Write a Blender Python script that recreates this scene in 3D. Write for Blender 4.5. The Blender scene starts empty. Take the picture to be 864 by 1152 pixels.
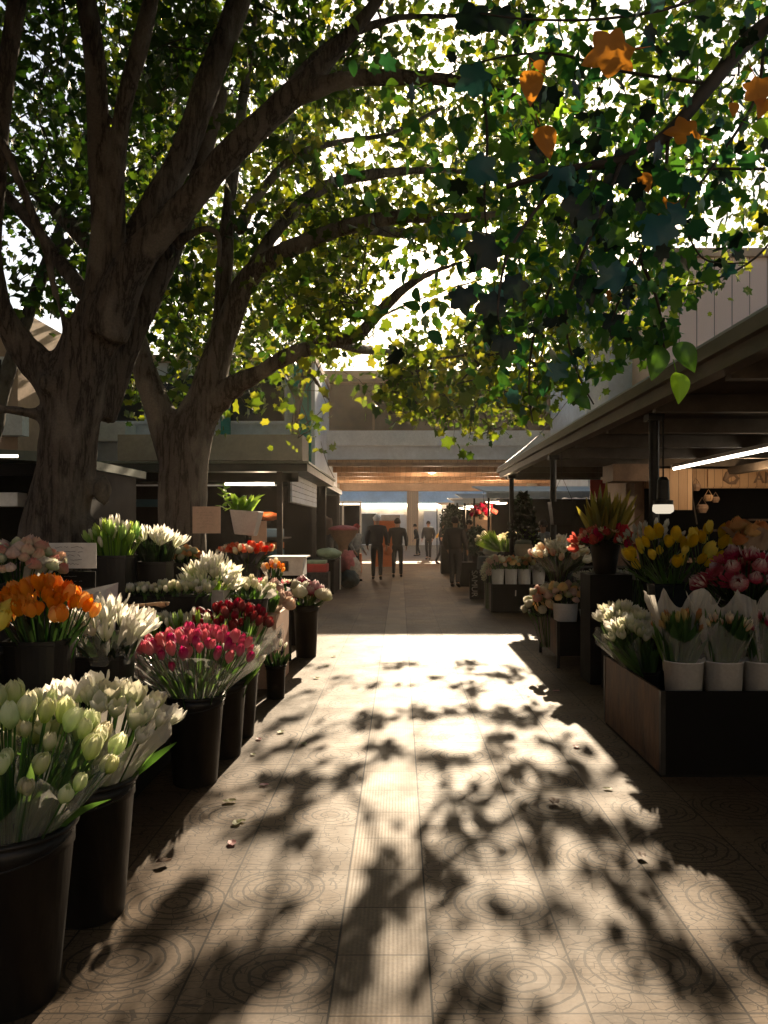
import bpy, bmesh, math, random
import numpy as np
from mathutils import Vector, Matrix, noise, Quaternion
random.seed(7); rng = np.random.default_rng(11)
PI = math.pi; R = math.radians
scene = bpy.context.scene
col = scene.collection
F = 850.0; HX, HY = 450.0, 592.0; CAMZ = 1.5
SUN_EL, SUN_AZ = R(23.5), R(6.0)
SUN = Vector((math.sin(SUN_AZ)*math.cos(SUN_EL), math.cos(SUN_AZ)*math.cos(SUN_EL), math.sin(SUN_EL)))

def P(px, py, Y):
    return Vector(((px-HX)*Y/F, Y, CAMZ-(py-HY)*Y/F))
def X(px, Y): return (px-HX)*Y/F
def Z(py, Y): return CAMZ-(py-HY)*Y/F

# ------------------------------------------------------------------ materials
class NT:
    def __init__(s, name):
        s.m = bpy.data.materials.new(name); s.m.use_nodes = True
        s.t = s.m.node_tree; s.t.nodes.clear()
        s.out = s.t.nodes.new('ShaderNodeOutputMaterial')
    def n(s, typ, ins=None, **kw):
        nd = s.t.nodes.new(typ)
        for k, v in kw.items(): setattr(nd, k, v)
        if ins:
            for k, v in ins.items():
                if isinstance(v, bpy.types.NodeSocket): s.t.links.new(v, nd.inputs[k])
                else: nd.inputs[k].default_value = v
        return nd
    def m_(s, op, a, b=0.0, c=0.0):
        nd = s.t.nodes.new('ShaderNodeMath'); nd.operation = op
        for i, v in enumerate((a, b, c)):
            if isinstance(v, bpy.types.NodeSocket): s.t.links.new(v, nd.inputs[i])
            else: nd.inputs[i].default_value = v
        return nd.outputs[0]
    def obj(s): return s.n('ShaderNodeTexCoord').outputs['Object']
    def scaled(s, sc):
        return s.n('ShaderNodeMapping', {'Vector': s.obj(), 'Scale': sc}).outputs[0]
    def noise(s, scale, detail=4, vec=None, rough=.55):
        return s.n('ShaderNodeTexNoise', {'Vector': vec if vec is not None else s.obj(), 'Scale': scale, 'Detail': detail, 'Roughness': rough}).outputs[0]
    def ramp(s, fac, stops):
        nd = s.n('ShaderNodeValToRGB', {'Fac': fac}); r = nd.color_ramp
        while len(r.elements) < len(stops): r.elements.new(.5)
        for e, (p, c) in zip(r.elements, stops): e.position = p; e.color = (*c[:3], 1)
        return nd.outputs[0]
    def mix(s, fac, a, b, blend='MIX'):
        nd = s.n('ShaderNodeMix', data_type='RGBA', blend_type=blend)
        for i, v in ((0, fac), (6, a), (7, b)):
            if isinstance(v, bpy.types.NodeSocket): s.t.links.new(v, nd.inputs[i])
            else: nd.inputs[i].default_value = v if i == 0 else (*v[:3], 1)
        return nd.outputs[2]
    def bump(s, h, strength=.5, dist=.01):
        return s.n('ShaderNodeBump', {'Height': h, 'Strength': strength, 'Distance': dist}).outputs[0]
    def pr(s, color, rough=.6, normal=None, metallic=0, spec=.5, **kw):
        ins = {'Roughness': rough, 'Metallic': metallic, 'Specular IOR Level': spec}
        ins['Base Color'] = color if isinstance(color, bpy.types.NodeSocket) else (*color, 1)
        if normal is not None: ins['Normal'] = normal
        ins.update(kw)
        return s.n('ShaderNodeBsdfPrincipled', ins).outputs[0]
    def done(s, sh):
        s.t.links.new(sh, s.out.inputs[0]); return s.m

def mat(name, c, rough=.6, var=.25, scale=6, bump=.2, metallic=0, stretch=(1,1,1), spec=.4, c2=None, dist=.01):
    t = NT(name)
    v = t.scaled(stretch)
    f = t.noise(scale, 6, v)
    c2 = c2 or tuple(x*(1-var*1.6) for x in c)
    colr = t.ramp(f, [(.3, c2), (.65, c)])
    fine = t.noise(scale*9, 4, v)
    colr = t.mix(.35, colr, t.ramp(fine, [(.3, (.55,.55,.55)), (.7, (1,1,1))]), 'MULTIPLY')
    rr = t.m_('MULTIPLY_ADD', f, .3, rough-.15)
    return t.done(t.pr(colr, rr, t.bump(t.m_('ADD', f, t.m_('MULTIPLY', fine, .4)), bump, dist), metallic, spec))

def emis(name, c, s):
    t = NT(name)
    return t.done(t.n('ShaderNodeEmission', {'Color': (*c, 1), 'Strength': s}).outputs[0])

def petal(name, base, tip, tr=.45, hue=.03, mid=None):
    """petal colour runs from the flower's base to its tips, random from bloom to bloom"""
    t = NT(name)
    sep = t.n('ShaderNodeSeparateXYZ', {'Vector': t.obj()})
    stops = [(.0, base), (.75, tip)] if mid is None else [(0, base), (.4, mid), (.9, tip)]
    streak = t.noise(6, 3, t.scaled((3, 3, .4)))
    f = t.m_('ADD', sep.outputs[2], t.m_('MULTIPLY_ADD', streak, .4, -.2))
    c = t.ramp(f, stops)
    rnd = t.n('ShaderNodeObjectInfo').outputs['Random']
    hs = t.n('ShaderNodeHueSaturation', {'Color': c, 'Hue': t.m_('MULTIPLY_ADD', rnd, hue*2, .5-hue),
        'Saturation': t.m_('MULTIPLY_ADD', rnd, -.35, 1.15), 'Value': t.m_('MULTIPLY_ADD', rnd, .3, .92)}).outputs[0]
    a = t.pr(hs, .5, t.bump(streak, .3, .1), 0, .3)
    b = t.n('ShaderNodeBsdfTranslucent', {'Color': hs}).outputs[0]
    return t.done(t.n('ShaderNodeMixShader', {0: min(.75, tr*1.4), 1: a, 2: b}).outputs[0])

def leafmat(name, cols, tcols, tr=.5, gloss=.4, spec=.35):
    t = NT(name)
    g = t.n('ShaderNodeNewGeometry').outputs['Random Per Island']
    n1 = t.noise(1.1, 2)
    f = t.m_('ADD', t.m_('MULTIPLY', g, .75), t.m_('MULTIPLY_ADD', n1, .7, -.22))
    k = len(cols)
    c = t.ramp(f, [(i/(k-1), cols[i]) for i in range(k)])
    c2 = t.ramp(f, [(i/(k-1), tcols[i]) for i in range(k)])
    vein = t.noise(45, 3)
    a = t.pr(c, gloss, t.bump(vein, .25, .004), 0, spec)
    b = t.n('ShaderNodeBsdfTranslucent', {'Color': c2}).outputs[0]
    return t.done(t.n('ShaderNodeMixShader', {0: tr, 1: a, 2: b}).outputs[0])

def film(name, c, alpha, tr=.5, rough=.25, spec=.5):
    """paper or cellophane wrap: partly see-through, partly translucent"""
    t = NT(name)
    n1 = t.noise(14, 4, t.scaled((1, 1, .5)))
    a = t.pr(c, rough, t.bump(n1, .6, .02), 0, spec)
    b = t.n('ShaderNodeBsdfTranslucent', {'Color': (*c, 1)}).outputs[0]
    m1 = t.n('ShaderNodeMixShader', {0: tr, 1: a, 2: b}).outputs[0]
    tp = t.n('ShaderNodeBsdfTransparent').outputs[0]
    f = t.m_('MULTIPLY_ADD', n1, .5, alpha-.25)
    return t.done(t.n('ShaderNodeMixShader', {0: f, 1: tp, 2: m1}).outputs[0])

def pavement():
    t = NT('carved_stone_pavers')
    sep = t.n('ShaderNodeSeparateXYZ', {'Vector': t.obj()})
    x, y = sep.outputs[0], sep.outputs[1]
    W = .485
    right = t.m_('GREATER_THAN', x, .10); left = t.m_('LESS_THAN', x, -.22)
    strip = t.m_('SUBTRACT', 1, t.m_('ADD', right, left))
    off = t.m_('ADD', t.m_('MULTIPLY', right, -.10), t.m_('MULTIPLY', left, .22))
    xs = t.m_('DIVIDE', t.m_('ADD', x, off), W); ys = t.m_('DIVIDE', t.m_('ADD', y, .1), W)
    u = t.m_('FRACT', xs); v = t.m_('FRACT', ys)
    cu = t.m_('FLOOR', xs); cv = t.m_('FLOOR', ys)
    cell = t.n('ShaderNodeTexWhiteNoise', {'Vector': t.n('ShaderNodeCombineXYZ', {0: cu, 1: cv, 2: strip}).outputs[0]}, noise_dimensions='3D')
    cr = cell.outputs[0]
    du = t.m_('MINIMUM', u, t.m_('SUBTRACT', 1, u)); dv = t.m_('MINIMUM', v, t.m_('SUBTRACT', 1, v))
    ju = t.m_('MULTIPLY', t.m_('LESS_THAN', du, .008), .85); jv = t.m_('MULTIPLY', t.m_('LESS_THAN', dv, .007), .75)
    # strip slabs have their own cross joints at a shorter pitch
    vs = t.m_('FRACT', t.m_('DIVIDE', y, .33)); jvs = t.m_('MULTIPLY', t.m_('LESS_THAN', vs, .016), .8)
    notstrip = t.m_('SUBTRACT', 1, strip)
    joint = t.m_('MAXIMUM', t.m_('MULTIPLY', notstrip, t.m_('MAXIMUM', ju, jv)), t.m_('MULTIPLY', strip, jvs))
    e1 = t.m_('LESS_THAN', t.m_('ABSOLUTE', t.m_('SUBTRACT', x, .10)), .0035)
    e2 = t.m_('LESS_THAN', t.m_('ABSOLUTE', t.m_('ADD', x, .22)), .0035)
    joint = t.m_('MAXIMUM', joint, t.m_('MAXIMUM', e1, e2))
    # concentric arcs, centre wandering from slab to slab
    wob = t.noise(5, 3); wob2 = t.noise(16, 2)
    cx = t.m_('MULTIPLY_ADD', cell.outputs[1] if False else cr, .5, .25)
    ddx = t.m_('SUBTRACT', u, cx); ddy = t.m_('SUBTRACT', v, t.m_('SUBTRACT', .85, t.m_('MULTIPLY', cr, .6)))
    d = t.m_('SQRT', t.m_('ADD', t.m_('MULTIPLY', ddx, ddx), t.m_('MULTIPLY', t.m_('MULTIPLY', ddy, ddy), 1.3)))
    d = t.m_('ADD', d, t.m_('MULTIPLY', wob2, .05))
    ring = t.m_('SINE', t.m_('MULTIPLY', d, 64))
    ringk = t.m_('GREATER_THAN', ring, .78)
    hasring = t.m_('GREATER_THAN', cr, .30)
    ringmask = t.m_('MULTIPLY', t.m_('LESS_THAN', d, t.m_('MULTIPLY_ADD', wob, .6, .22)), hasring)
    ringk = t.m_('MULTIPLY', ringk, ringmask)
    # small irregular cut lines between the arcs
    mp = t.n('ShaderNodeMapping', {'Vector': t.obj(), 'Scale': (16, 26, 1)}).outputs[0]
    vor = t.n('ShaderNodeTexVoronoi', {'Vector': mp, 'Scale': 1.0, 'Randomness': .75}, feature='DISTANCE_TO_EDGE').outputs[0]
    crk = t.m_('LESS_THAN', vor, .022)
    crk = t.m_('MULTIPLY', crk, t.m_('GREATER_THAN', t.noise(3.1, 3), .40))
    # fine saw cut grid
    gu = t.m_('LESS_THAN', t.m_('FRACT', t.m_('DIVIDE', y, .0485)), .07)
    gv = t.m_('LESS_THAN', t.m_('FRACT', t.m_('DIVIDE', x, .097)), .03)
    grid = t.m_('MULTIPLY', t.m_('MAXIMUM', gu, gv), t.m_('GREATER_THAN', t.noise(1.7, 2), .5))
    rib = t.m_('MULTIPLY_ADD', t.m_('SINE', t.m_('MULTIPLY', x, 2*PI/.016)), .5, .5)
    groove = t.m_('MULTIPLY', notstrip, t.m_('MAXIMUM', ringk, t.m_('MAXIMUM', crk, t.m_('MULTIPLY', grid, .6))))
    groove = t.m_('ADD', groove, t.m_('MULTIPLY', strip, t.m_('MULTIPLY', rib, .13)))
    allg = t.m_('MAXIMUM', joint, t.m_('MULTIPLY', groove, .72))
    base = t.ramp(t.noise(1.3, 6), [(.3, (.088, .052, .027)), (.7, (.165, .108, .060))])
    base = t.mix(t.m_('MULTIPLY', strip, .5), base, (.20, .145, .092))
    base = t.mix(1, base, t.ramp(cr, [(0, (.72, .72, .72)), (1, (1.08, 1.06, 1.02))]), 'MULTIPLY')
    base = t.mix(.6, base, t.ramp(t.noise(70, 5), [(.3, (.6, .58, .55)), (.7, (1.15, 1.15, 1.15))]), 'MULTIPLY')
    spots = t.m_('LESS_THAN', t.n('ShaderNodeTexVoronoi', {'Vector': t.obj(), 'Scale': 2.3}).outputs[0], .045)
    base = t.mix(t.m_('MULTIPLY', spots, .6), base, (.05, .04, .03))
    base = t.mix(t.m_('MULTIPLY', allg, 1.0), base, (.016, .011, .008))
    h = t.m_('SUBTRACT', t.m_('MULTIPLY', t.noise(60, 5), .13), t.m_('MULTIPLY', allg, .9))
    h = t.m_('ADD', h, t.m_('MULTIPLY', cr, .4))
    rough = t.m_('MULTIPLY_ADD', t.noise(4, 4), .25, .52)
    return t.done(t.pr(base, rough, t.bump(h, 1.0, .004), 0, t.m_('MULTIPLY_ADD', allg, -.13, .30)))

def bark(name, ca, cb, cc, sc=1.0):
    t = NT(name)
    v = t.scaled((7*sc, 7*sc, .9*sc))
    f = t.noise(1.6, 8, v, .65)
    ridge = t.m_('ABSOLUTE', t.m_('SUBTRACT', f, .5))
    c = t.ramp(ridge, [(0, ca), (.06, cb), (.2, cb)])
    patch = t.noise(3.2*sc, 3, t.scaled((1, 1, .45)))
    c = t.mix(t.ramp(patch, [(.5, (0, 0, 0)), (.62, (1, 1, 1))]), c, cc)
    c = t.mix(.5, c, t.ramp(t.noise(60, 4), [(.3, (.5, .5, .5)), (.7, (1.1, 1.1, 1.1))]), 'MULTIPLY')
    h = t.m_('ADD', t.m_('MULTIPLY', ridge, 3), t.m_('MULTIPLY', t.noise(30, 5), .3))
    return t.done(t.pr(c, .9, t.bump(h, .9, .02), 0, .15))

def planks(name, c1, c2, axis=0, w=.12, rough=.55):
    t = NT(name)
    sep = t.n('ShaderNodeSeparateXYZ', {'Vector': t.obj()})
    q = t.m_('DIVIDE', sep.outputs[axis], w)
    fr = t.m_('FRACT', q)
    rnd = t.n('ShaderNodeTexWhiteNoise', {'W': t.m_('FLOOR', q)}, noise_dimensions='1D').outputs[0]
    st = [2.0, 2.0, 2.0]; st[axis] = 30.0
    g = t.noise(2, 6, t.scaled(tuple(st)))
    c = t.ramp(t.m_('ADD', t.m_('MULTIPLY', g, .6), t.m_('MULTIPLY', rnd, .45)), [(.2, c1), (.85, c2)])
    gap = t.m_('LESS_THAN', fr, .05)
    c = t.mix(t.m_('MULTIPLY', gap, .85), c, (.02, .015, .01))
    return t.done(t.pr(c, rough, t.bump(t.m_('SUBTRACT', t.m_('MULTIPLY', g, .2), gap), .5, .01), 0, .3))

M = {}
M['pave'] = pavement()
M['black'] = mat('black_plastic', (.007, .006, .0055), .42, .3, 5, .12, spec=.25, stretch=(2, 2, .5), c2=(.020, .018, .016))
M['blackmetal'] = mat('black_painted_metal', (.02, .02, .021), .4, .4, 12, .15, .3)
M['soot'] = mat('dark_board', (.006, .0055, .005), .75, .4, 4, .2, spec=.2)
M['boxblack'] = mat('matt_black_sheet', (.004, .0037, .0035), .6, .3, 5, .12, spec=.08)
M['rusty'] = mat('rusty_brown_sheet', (.20, .115, .072), .5, .5, 5, .5, .2, (1, 2.2, .7), spec=.15, c2=(.035, .022, .016))
M['whitecup'] = mat('matt_white_paper', (.62, .61, .60), .6, .12, 6, .15)
M['white'] = mat('white_paint', (.85, .85, .84), .55, .12, 2, .1)
M['cream'] = mat('cream_render', (.50, .43, .33), .8, .2, 1.2, .3)
M['peach'] = mat('peach_render', (.52, .36, .25), .8, .2, 1.2, .3)
M['greywhite'] = mat('pale_grey_paint', (.76, .83, .92), .6, .18, .8, .2)
M['brownglass'] = mat('tinted_window_glass', (.26, .19, .14), .2, .5, .5, .02)  # brown brightened in the colour in place of pane reflections
M['darkglass'] = mat('dark_window_glass', (.02, .028, .035), .08, .4, .7, .02)
M['orangewood'] = planks('warm_timber_soffit', (.30, .17, .09), (.50, .32, .19), 0, .22)
M['peachboard'] = planks('pale_timber_board', (.42, .25, .13), (.60, .38, .21), 0, .14)
M['brownboard'] = mat('brown_board', (.30, .19, .12), .65, .3, 3, .2)
M['orangepanel'] = mat('orange_panel', (.50, .13, .035), .5, .2, 2, .1)
M['darkgreen'] = mat('dark_green_paint', (.012, .035, .03), .45, .3, 3, .1)
M['teal'] = mat('teal_paint', (.02, .30, .26), .5, .25, 2, .1)
M['tealdull'] = mat('dull_teal_band', (.03, .10, .12), .6, .25, 2, .1)
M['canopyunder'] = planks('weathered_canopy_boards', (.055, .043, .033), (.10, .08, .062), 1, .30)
M['canopyedge'] = mat('grey_canopy_metal', (.22, .19, .16), .5, .35, 4, .2, .2, (1, .3, 1))
M['canopybeam'] = mat('canopy_beam', (.15, .12, .09), .6, .3, 4, .2)
M['awning'] = mat('pale_blue_awning_cloth', (.42, .50, .58), .8, .15, 2, .2)
M['greenroof'] = mat('grey_green_roof', (.22, .26, .21), .6, .3, 2, .2)
M['card'] = mat('white_card', (.62, .60, .57), .7, .08, 3, .05)
M['peachcard'] = mat('peach_card', (.66, .44, .33), .7, .08, 3, .05)
M['ink'] = mat('ink', (.05, .05, .06), .6, .1, 3, 0)
M['paleink'] = mat('pale_lettering', (.55, .56, .58), .6, .1, 3, 0)
M['blueband'] = mat('blue_glazed_fascia', (.40, .60, .78), .4, .2, .6, .1)
M['farwall'] = mat('far_cream_wall', (.74, .69, .61), .8, .3, .8, .2)
M['corr'] = planks('ribbed_pink_cladding', (.70, .50, .40), (.78, .57, .47), 0, .42, .6)
M['bark1'] = bark('rough_dark_bark', (.032, .026, .022), (.115, .093, .076), (.17, .145, .12))
M['bark2'] = bark('mottled_smooth_bark', (.06, .048, .038), (.18, .15, .125), (.28, .245, .205), .8)
M['twig'] = mat('twig_bark', (.07, .055, .042), .8, .3, 20, .2)
M['leafT'] = leafmat('tree_leaf', [(.018, .035, .010), (.03, .06, .014), (.045, .085, .018), (.07, .10, .02), (.12, .12, .025)],
                     [(.04, .09, .006), (.09, .17, .008), (.20, .29, .012), (.42, .47, .02), (.70, .62, .04)], .45)
M['leafD'] = leafmat('dense_dark_leaf', [(.012, .028, .010), (.02, .045, .012), (.03, .065, .014)],
                     [(.025, .07, .006), (.05, .13, .008), (.20, .30, .015)], .38)
M['leafV'] = leafmat('glossy_vine_leaf', [(.015, .06, .04), (.02, .075, .03), (.03, .10, .025), (.06, .13, .03)],
                     [(.03, .16, .06), (.06, .26, .03), (.18, .40, .02), (.35, .52, .03)], .36, .38, .35)
M['leafTeal'] = leafmat('blue_green_vine_leaf', [(.02, .09, .085), (.03, .12, .12)], [(.03, .14, .10), (.05, .2, .12)], .3, .4, .5)
M['leafDark'] = leafmat('shaded_vine_leaf', [(.006, .016, .010), (.008, .02, .012)], [(.01, .03, .01), (.02, .045, .012)], .15, .45)  # silhouette shade painted in as a darker leaf colour
M['leafOr'] = leafmat('autumn_leaf', [(.35, .10, .015), (.50, .20, .02)], [(.65, .20, .02), (.85, .36, .03)], .45, .5)
M['leafLime'] = leafmat('lime_vine_leaf', [(.12, .28, .02), (.16, .34, .03)], [(.40, .80, .03), (.5, .85, .05)], .6, .35)
M['blade'] = leafmat('flower_foliage', [(.02, .05, .015), (.04, .09, .03), (.06, .12, .04)], [(.08, .2, .02), (.16, .32, .05), (.25, .4, .08)], .4)
M['bladeG'] = leafmat('light_green_foliage', [(.06, .14, .02), (.12, .24, .03), (.2, .34, .05)], [(.3, .5, .05), (.45, .65, .08), (.5, .7, .1)], .4)
M['bladeY'] = leafmat('yellow_striped_leaf', [(.05, .07, .02), (.16, .14, .03), (.30, .20, .03)], [(.2, .25, .02), (.5, .4, .04), (.6, .4, .05)], .35)
M['bladeDk'] = leafmat('dark_foliage', [(.008, .018, .01), (.016, .03, .014)], [(.02, .05, .01), (.05, .1, .02)], .25)
M['wrapClear'] = film('clear_cellophane', (.55, .54, .50), .30, .3, .15)
M['wrapPaper'] = film('white_tissue_wrap', (.66, .62, .56), .72, .45, .5, .3)
M['wrapKraft'] = film('pale_kraft_wrap', (.60, .46, .36), .92, .35, .6, .2)
M['wrapDark'] = film('dark_wrap', (.06, .06, .07), .85, .2, .35)
M['soil'] = mat('soil', (.03, .02, .015), .9)
PT = {
 'mint': petal('pale_green_tulip', (.30, .42, .10), (.78, .78, .52), .4, .015, (.60, .68, .34)),
 'cream': petal('cream_tulip', (.30, .42, .12), (.78, .74, .56), .45, .015),
 'white': petal('white_petal', (.55, .58, .35), (.84, .80, .72), .45, .01),
 'pink': petal('pink_red_tulip', (.60, .30, .32), (.58, .04, .12), .35, .02, (.64, .20, .28)),
 'darkred': petal('dark_red_tulip', (.10, .01, .01), (.30, .006, .012), .3, .01),
 'orange': petal('orange_tulip', (.80, .46, .02), (.86, .34, .01), .45, .02),
 'yellow': petal('yellow_tulip', (.70, .62, .03), (.82, .62, .02), .45, .015),
 'rose': petal('pink_cream_rose', (.62, .58, .36), (.78, .42, .32), .4, .03),
 'greentulip': petal('green_tulip_bud', (.12, .30, .03), (.46, .62, .16), .4, .02),
 'apricot': petal('apricot_flower', (.80, .62, .30), (.85, .52, .22), .45, .03),
 'redorange': petal('red_orange_flower', (.80, .35, .15), (.72, .10, .03), .45, .02),
 'blush': petal('blush_peony', (.70, .52, .42), (.76, .58, .50), .4, .02),
 'magenta': petal('white_edged_magenta', (.36, .01, .04), (.84, .80, .78), .4, .01, (.50, .06, .12)),
 'red': petal('red_flower', (.40, .02, .02), (.60, .03, .03), .35, .03),
 'grey': petal('greyish_white_blossom', (.40, .42, .34), (.55, .55, .52), .35, .02),
 'mixed': petal('cream_orange_tulip', (.78, .40, .18), (.84, .74, .62), .45, .05),
 'olive': petal('olive_bud', (.20, .22, .06), (.55, .36, .14), .35, .05),
}

# ------------------------------------------------------------------ objects
def link(o, parent=None):
    col.objects.link(o)
    if parent: o.parent = parent
    return o
def tag(o, label=None, cat=None, group=None, kind=None):
    if label: o['label'] = label
    if cat: o['category'] = cat
    if group: o['group'] = group
    if kind: o['kind'] = kind
    return o
def thing(name, loc, label, cat, group=None):
    o = bpy.data.objects.new(name, None); o.location = loc; o.empty_display_size = .1
    link(o); return tag(o, label, cat, group)

class MB:
    def __init__(s): s.v = []; s.f = []
    def add(s, vs, fs):
        b = len(s.v); s.v += [Vector(p) for p in vs]; s.f += [tuple(i+b for i in f) for f in fs]; return s
    def box(s, x0, x1, y0, y1, z0, z1):
        v = [(x, y, z) for z in (z0, z1) for y in (y0, y1) for x in (x0, x1)]
        return s.add(v, [(0,2,3,1),(4,5,7,6),(0,1,5,4),(2,6,7,3),(0,4,6,2),(1,3,7,5)])
    def hexa(s, pts):
        return s.add(pts, [(0,3,2,1),(4,5,6,7),(0,1,5,4),(1,2,6,5),(2,3,7,6),(3,0,4,7)])
    def lathe(s, prof, cx=0, cy=0, n=28, cap0=True, cap1=False, sq=0):
        vs = []
        for r, z in prof:
            for i in range(n):
                a = 2*PI*i/n
                k = 1.0
                if sq: k = 1/max(abs(math.cos(a)), abs(math.sin(a)))**sq
                vs.append((cx+r*k*math.cos(a), cy+r*k*math.sin(a), z))
        fs = []
        for j in range(len(prof)-1):
            for i in range(n):
                i2 = (i+1) % n
                fs.append((j*n+i, j*n+i2, (j+1)*n+i2, (j+1)*n+i))
        if cap0: fs.append(tuple(reversed(range(n))))
        if cap1: fs.append(tuple((len(prof)-1)*n+i for i in range(n)))
        return s.add(vs, fs)
    def tube(s, pts, rads, n=8, cap=True):
        pts = [Vector(p) for p in pts]; vs = []; fs = []
        ref = Vector((.13, .2, 1)).normalized(); prev = None
        for i, p in enumerate(pts):
            d = (pts[min(i+1, len(pts)-1)]-pts[max(i-1, 0)])
            if d.length < 1e-9: d = Vector((0, 0, 1))
            d.normalize()
            if prev is None:
                u = d.cross(ref)
                if u.length < .1: u = d.cross(Vector((1, 0, 0)))
            else: u = prev - d*prev.dot(d)
            if u.length < 1e-6: u = d.orthogonal()
            u.normalize(); prev = u; w = d.cross(u)
            r = rads[i] if hasattr(rads, '__len__') else rads
            for k in range(n):
                a = 2*PI*k/n; vs.append(p+u*(r*math.cos(a))+w*(r*math.sin(a)))
        for j in range(len(pts)-1):
            for k in range(n):
                k2 = (k+1) % n; fs.append((j*n+k, j*n+k2, (j+1)*n+k2, (j+1)*n+k))
        if cap:
            fs.append(tuple(reversed(range(n)))); fs.append(tuple((len(pts)-1)*n+k for k in range(n)))
        return s.add(vs, fs)
    def build(s, name, m, parent=None, origin=None, smooth=False, bevel=0):
        me = bpy.data.meshes.new(name)
        o0 = Vector(origin) if origin is not None else (parent.location.copy() if parent is not None else Vector((0, 0, 0)))
        me.from_pydata([tuple(v-o0) for v in s.v], [], s.f)
        me.materials.append(m)
        if smooth: me.polygons.foreach_set('use_smooth', [True]*len(me.polygons))
        me.update()
        if bevel:
            bm = bmesh.new(); bm.from_mesh(me)
            bmesh.ops.bevel(bm, geom=[e for e in bm.edges if len(e.link_faces) == 2 and e.calc_face_angle(0) > .8], offset=bevel, segments=2, affect='EDGES', profile=.6)
            bm.to_mesh(me); bm.free()
        o = bpy.data.objects.new(name, me)
        if parent is None: o.location = o0
        link(o, parent)
        return o

def smoothpath(pts, k=6):
    """Catmull-Rom through (Vector, radius) points"""
    out = []
    n = len(pts)
    for i in range(n-1):
        p0 = pts[max(i-1, 0)]; p1 = pts[i]; p2 = pts[i+1]; p3 = pts[min(i+2, n-1)]
        for j in range(k):
            t = j/k
            q = []
            for a in range(2):
                A, B, C, D = p0[a], p1[a], p2[a], p3[a]
                q.append(.5*((2*B)+(C-A)*t+(2*A-5*B+4*C-D)*t*t+(3*B-A-3*C+D)*t**3))
            out.append(tuple(q))
    out.append(pts[-1])
    return out

def from_np(name, verts, faces, m, parent=None, smooth=False):
    me = bpy.data.meshes.new(name)
    me.vertices.add(len(verts)); me.vertices.foreach_set('co', np.ascontiguousarray(verts, dtype=np.float32).ravel())
    k = faces.shape[1]; nf = len(faces)
    me.loops.add(nf*k); me.loops.foreach_set('vertex_index', faces.astype(np.int32).ravel())
    me.polygons.add(nf); me.polygons.foreach_set('loop_start', np.arange(0, nf*k, k, dtype=np.int32))
    if smooth: me.polygons.foreach_set('use_smooth', np.ones(nf, dtype=bool))
    me.update(calc_edges=True); me.validate()
    me.materials.append(m)
    o = bpy.data.objects.new(name, me)
    return link(o, parent)

# ------------------------------------------------------------------ leaves
def leaf_outline(lobes, depth, n=None, pts_per=2, w=1.0):
    """palmate outline, stalk at y=0, tip at y=1"""
    o = []
    N = lobes*2*pts_per
    for i in range(N+1):
        a = -2.55+5.1*i/N
        ph = (i/N)*lobes*2*PI
        tri = abs(((ph/(2*PI)) % 1)*2-1)
        r = .58*(1-depth*tri)*(1-.26*abs(a)/2.6)
        o.append((w*r*math.sin(a), .42+r*math.cos(a)*1.05))
    return o
def leaf_template(lobes=5, depth=.45, pts_per=1, fold=.18, w=1.0):
    ol = leaf_outline(lobes, depth, None, pts_per, w)
    vs = [(0, .38, 0)] + [(x, y, fold*abs(x)-.30*(y-.4)**2) for i, (x, y) in enumerate(ol)]
    vs.insert(1, (0, 0, 0))
    n = len(ol); fs = []
    for i in range(n-1): fs.append((0, 2+i, 3+i))
    fs.append((0, 1, 2)); fs.append((0, n+1, 1))
    return np.array(vs), np.array(fs)
TL = {'plane': leaf_template(5, .34, 1, .22), 'fine': leaf_template(5, .42, 3), 'simple': leaf_template(1, .0, 2, .25, .7),
      'ivy': leaf_template(5, .32, 4, .10), 'ovate': leaf_template(1, .0, 5, .2, .75)}
def ovate_template():
    ol = []
    for i in range(13):
        t = 1-i/12; ol.append((-.62*math.sin(PI*t**.75)**.9*.5 if 0 < t < 1 else 0, t))
    for i in range(1, 12):
        t = i/12; ol.append((.62*math.sin(PI*t**.75)**.9*.5, t))
    ol = ol[::-1]
    vs = [(0, .42, 0)] + [(x, y, .3*abs(x)-.25*(y-.4)**2) for x, y in ol]
    n = len(ol); return np.array(vs), np.array([(0, 1+i, 1+(i+1) % n) for i in range(n)])
TL['ovate'] = ovate_template()
def leaves(name, pos, size, tmpl, m, parent=None, down=.5, up=.4, axis=None, normal=None, smooth=False):
    """pos in world; one mesh with a leaf at each position"""
    pos = np.asarray(pos, dtype=float); n = len(pos)
    if n == 0: return None
    V, Fc = TL[tmpl] if isinstance(tmpl, str) else tmpl
    d = rng.normal(size=(n, 3)); d /= np.linalg.norm(d, axis=1)[:, None]; d[:, 2] -= down
    if axis is not None: d = np.asarray(axis, dtype=float)
    d /= np.linalg.norm(d, axis=1)[:, None]
    nn = rng.normal(size=(n, 3)); nn[:, 2] += up
    if normal is not None: nn = np.asarray(normal, dtype=float)
    sx = np.cross(d, nn); sx /= (np.linalg.norm(sx, axis=1)[:, None]+1e-9)
    nz = np.cross(sx, d)
    size = np.broadcast_to(np.asarray(size, dtype=float), (n,))
    wv = rng.uniform(.75, 1.15, size=n)
    vv = pos[:, None, :] + size[:, None, None]*(V[None, :, 0, None]*wv[:, None, None]*sx[:, None, :] + V[None, :, 1, None]*d[:, None, :] + V[None, :, 2, None]*nz[:, None, :])
    ff = Fc[None] + (np.arange(n)*len(V))[:, None, None]
    verts = vv.reshape(-1, 3)
    if parent is not None: verts = verts-np.array(parent.location)
    return from_np(name, verts, ff.reshape(-1, 3), m, parent, smooth)

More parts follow.
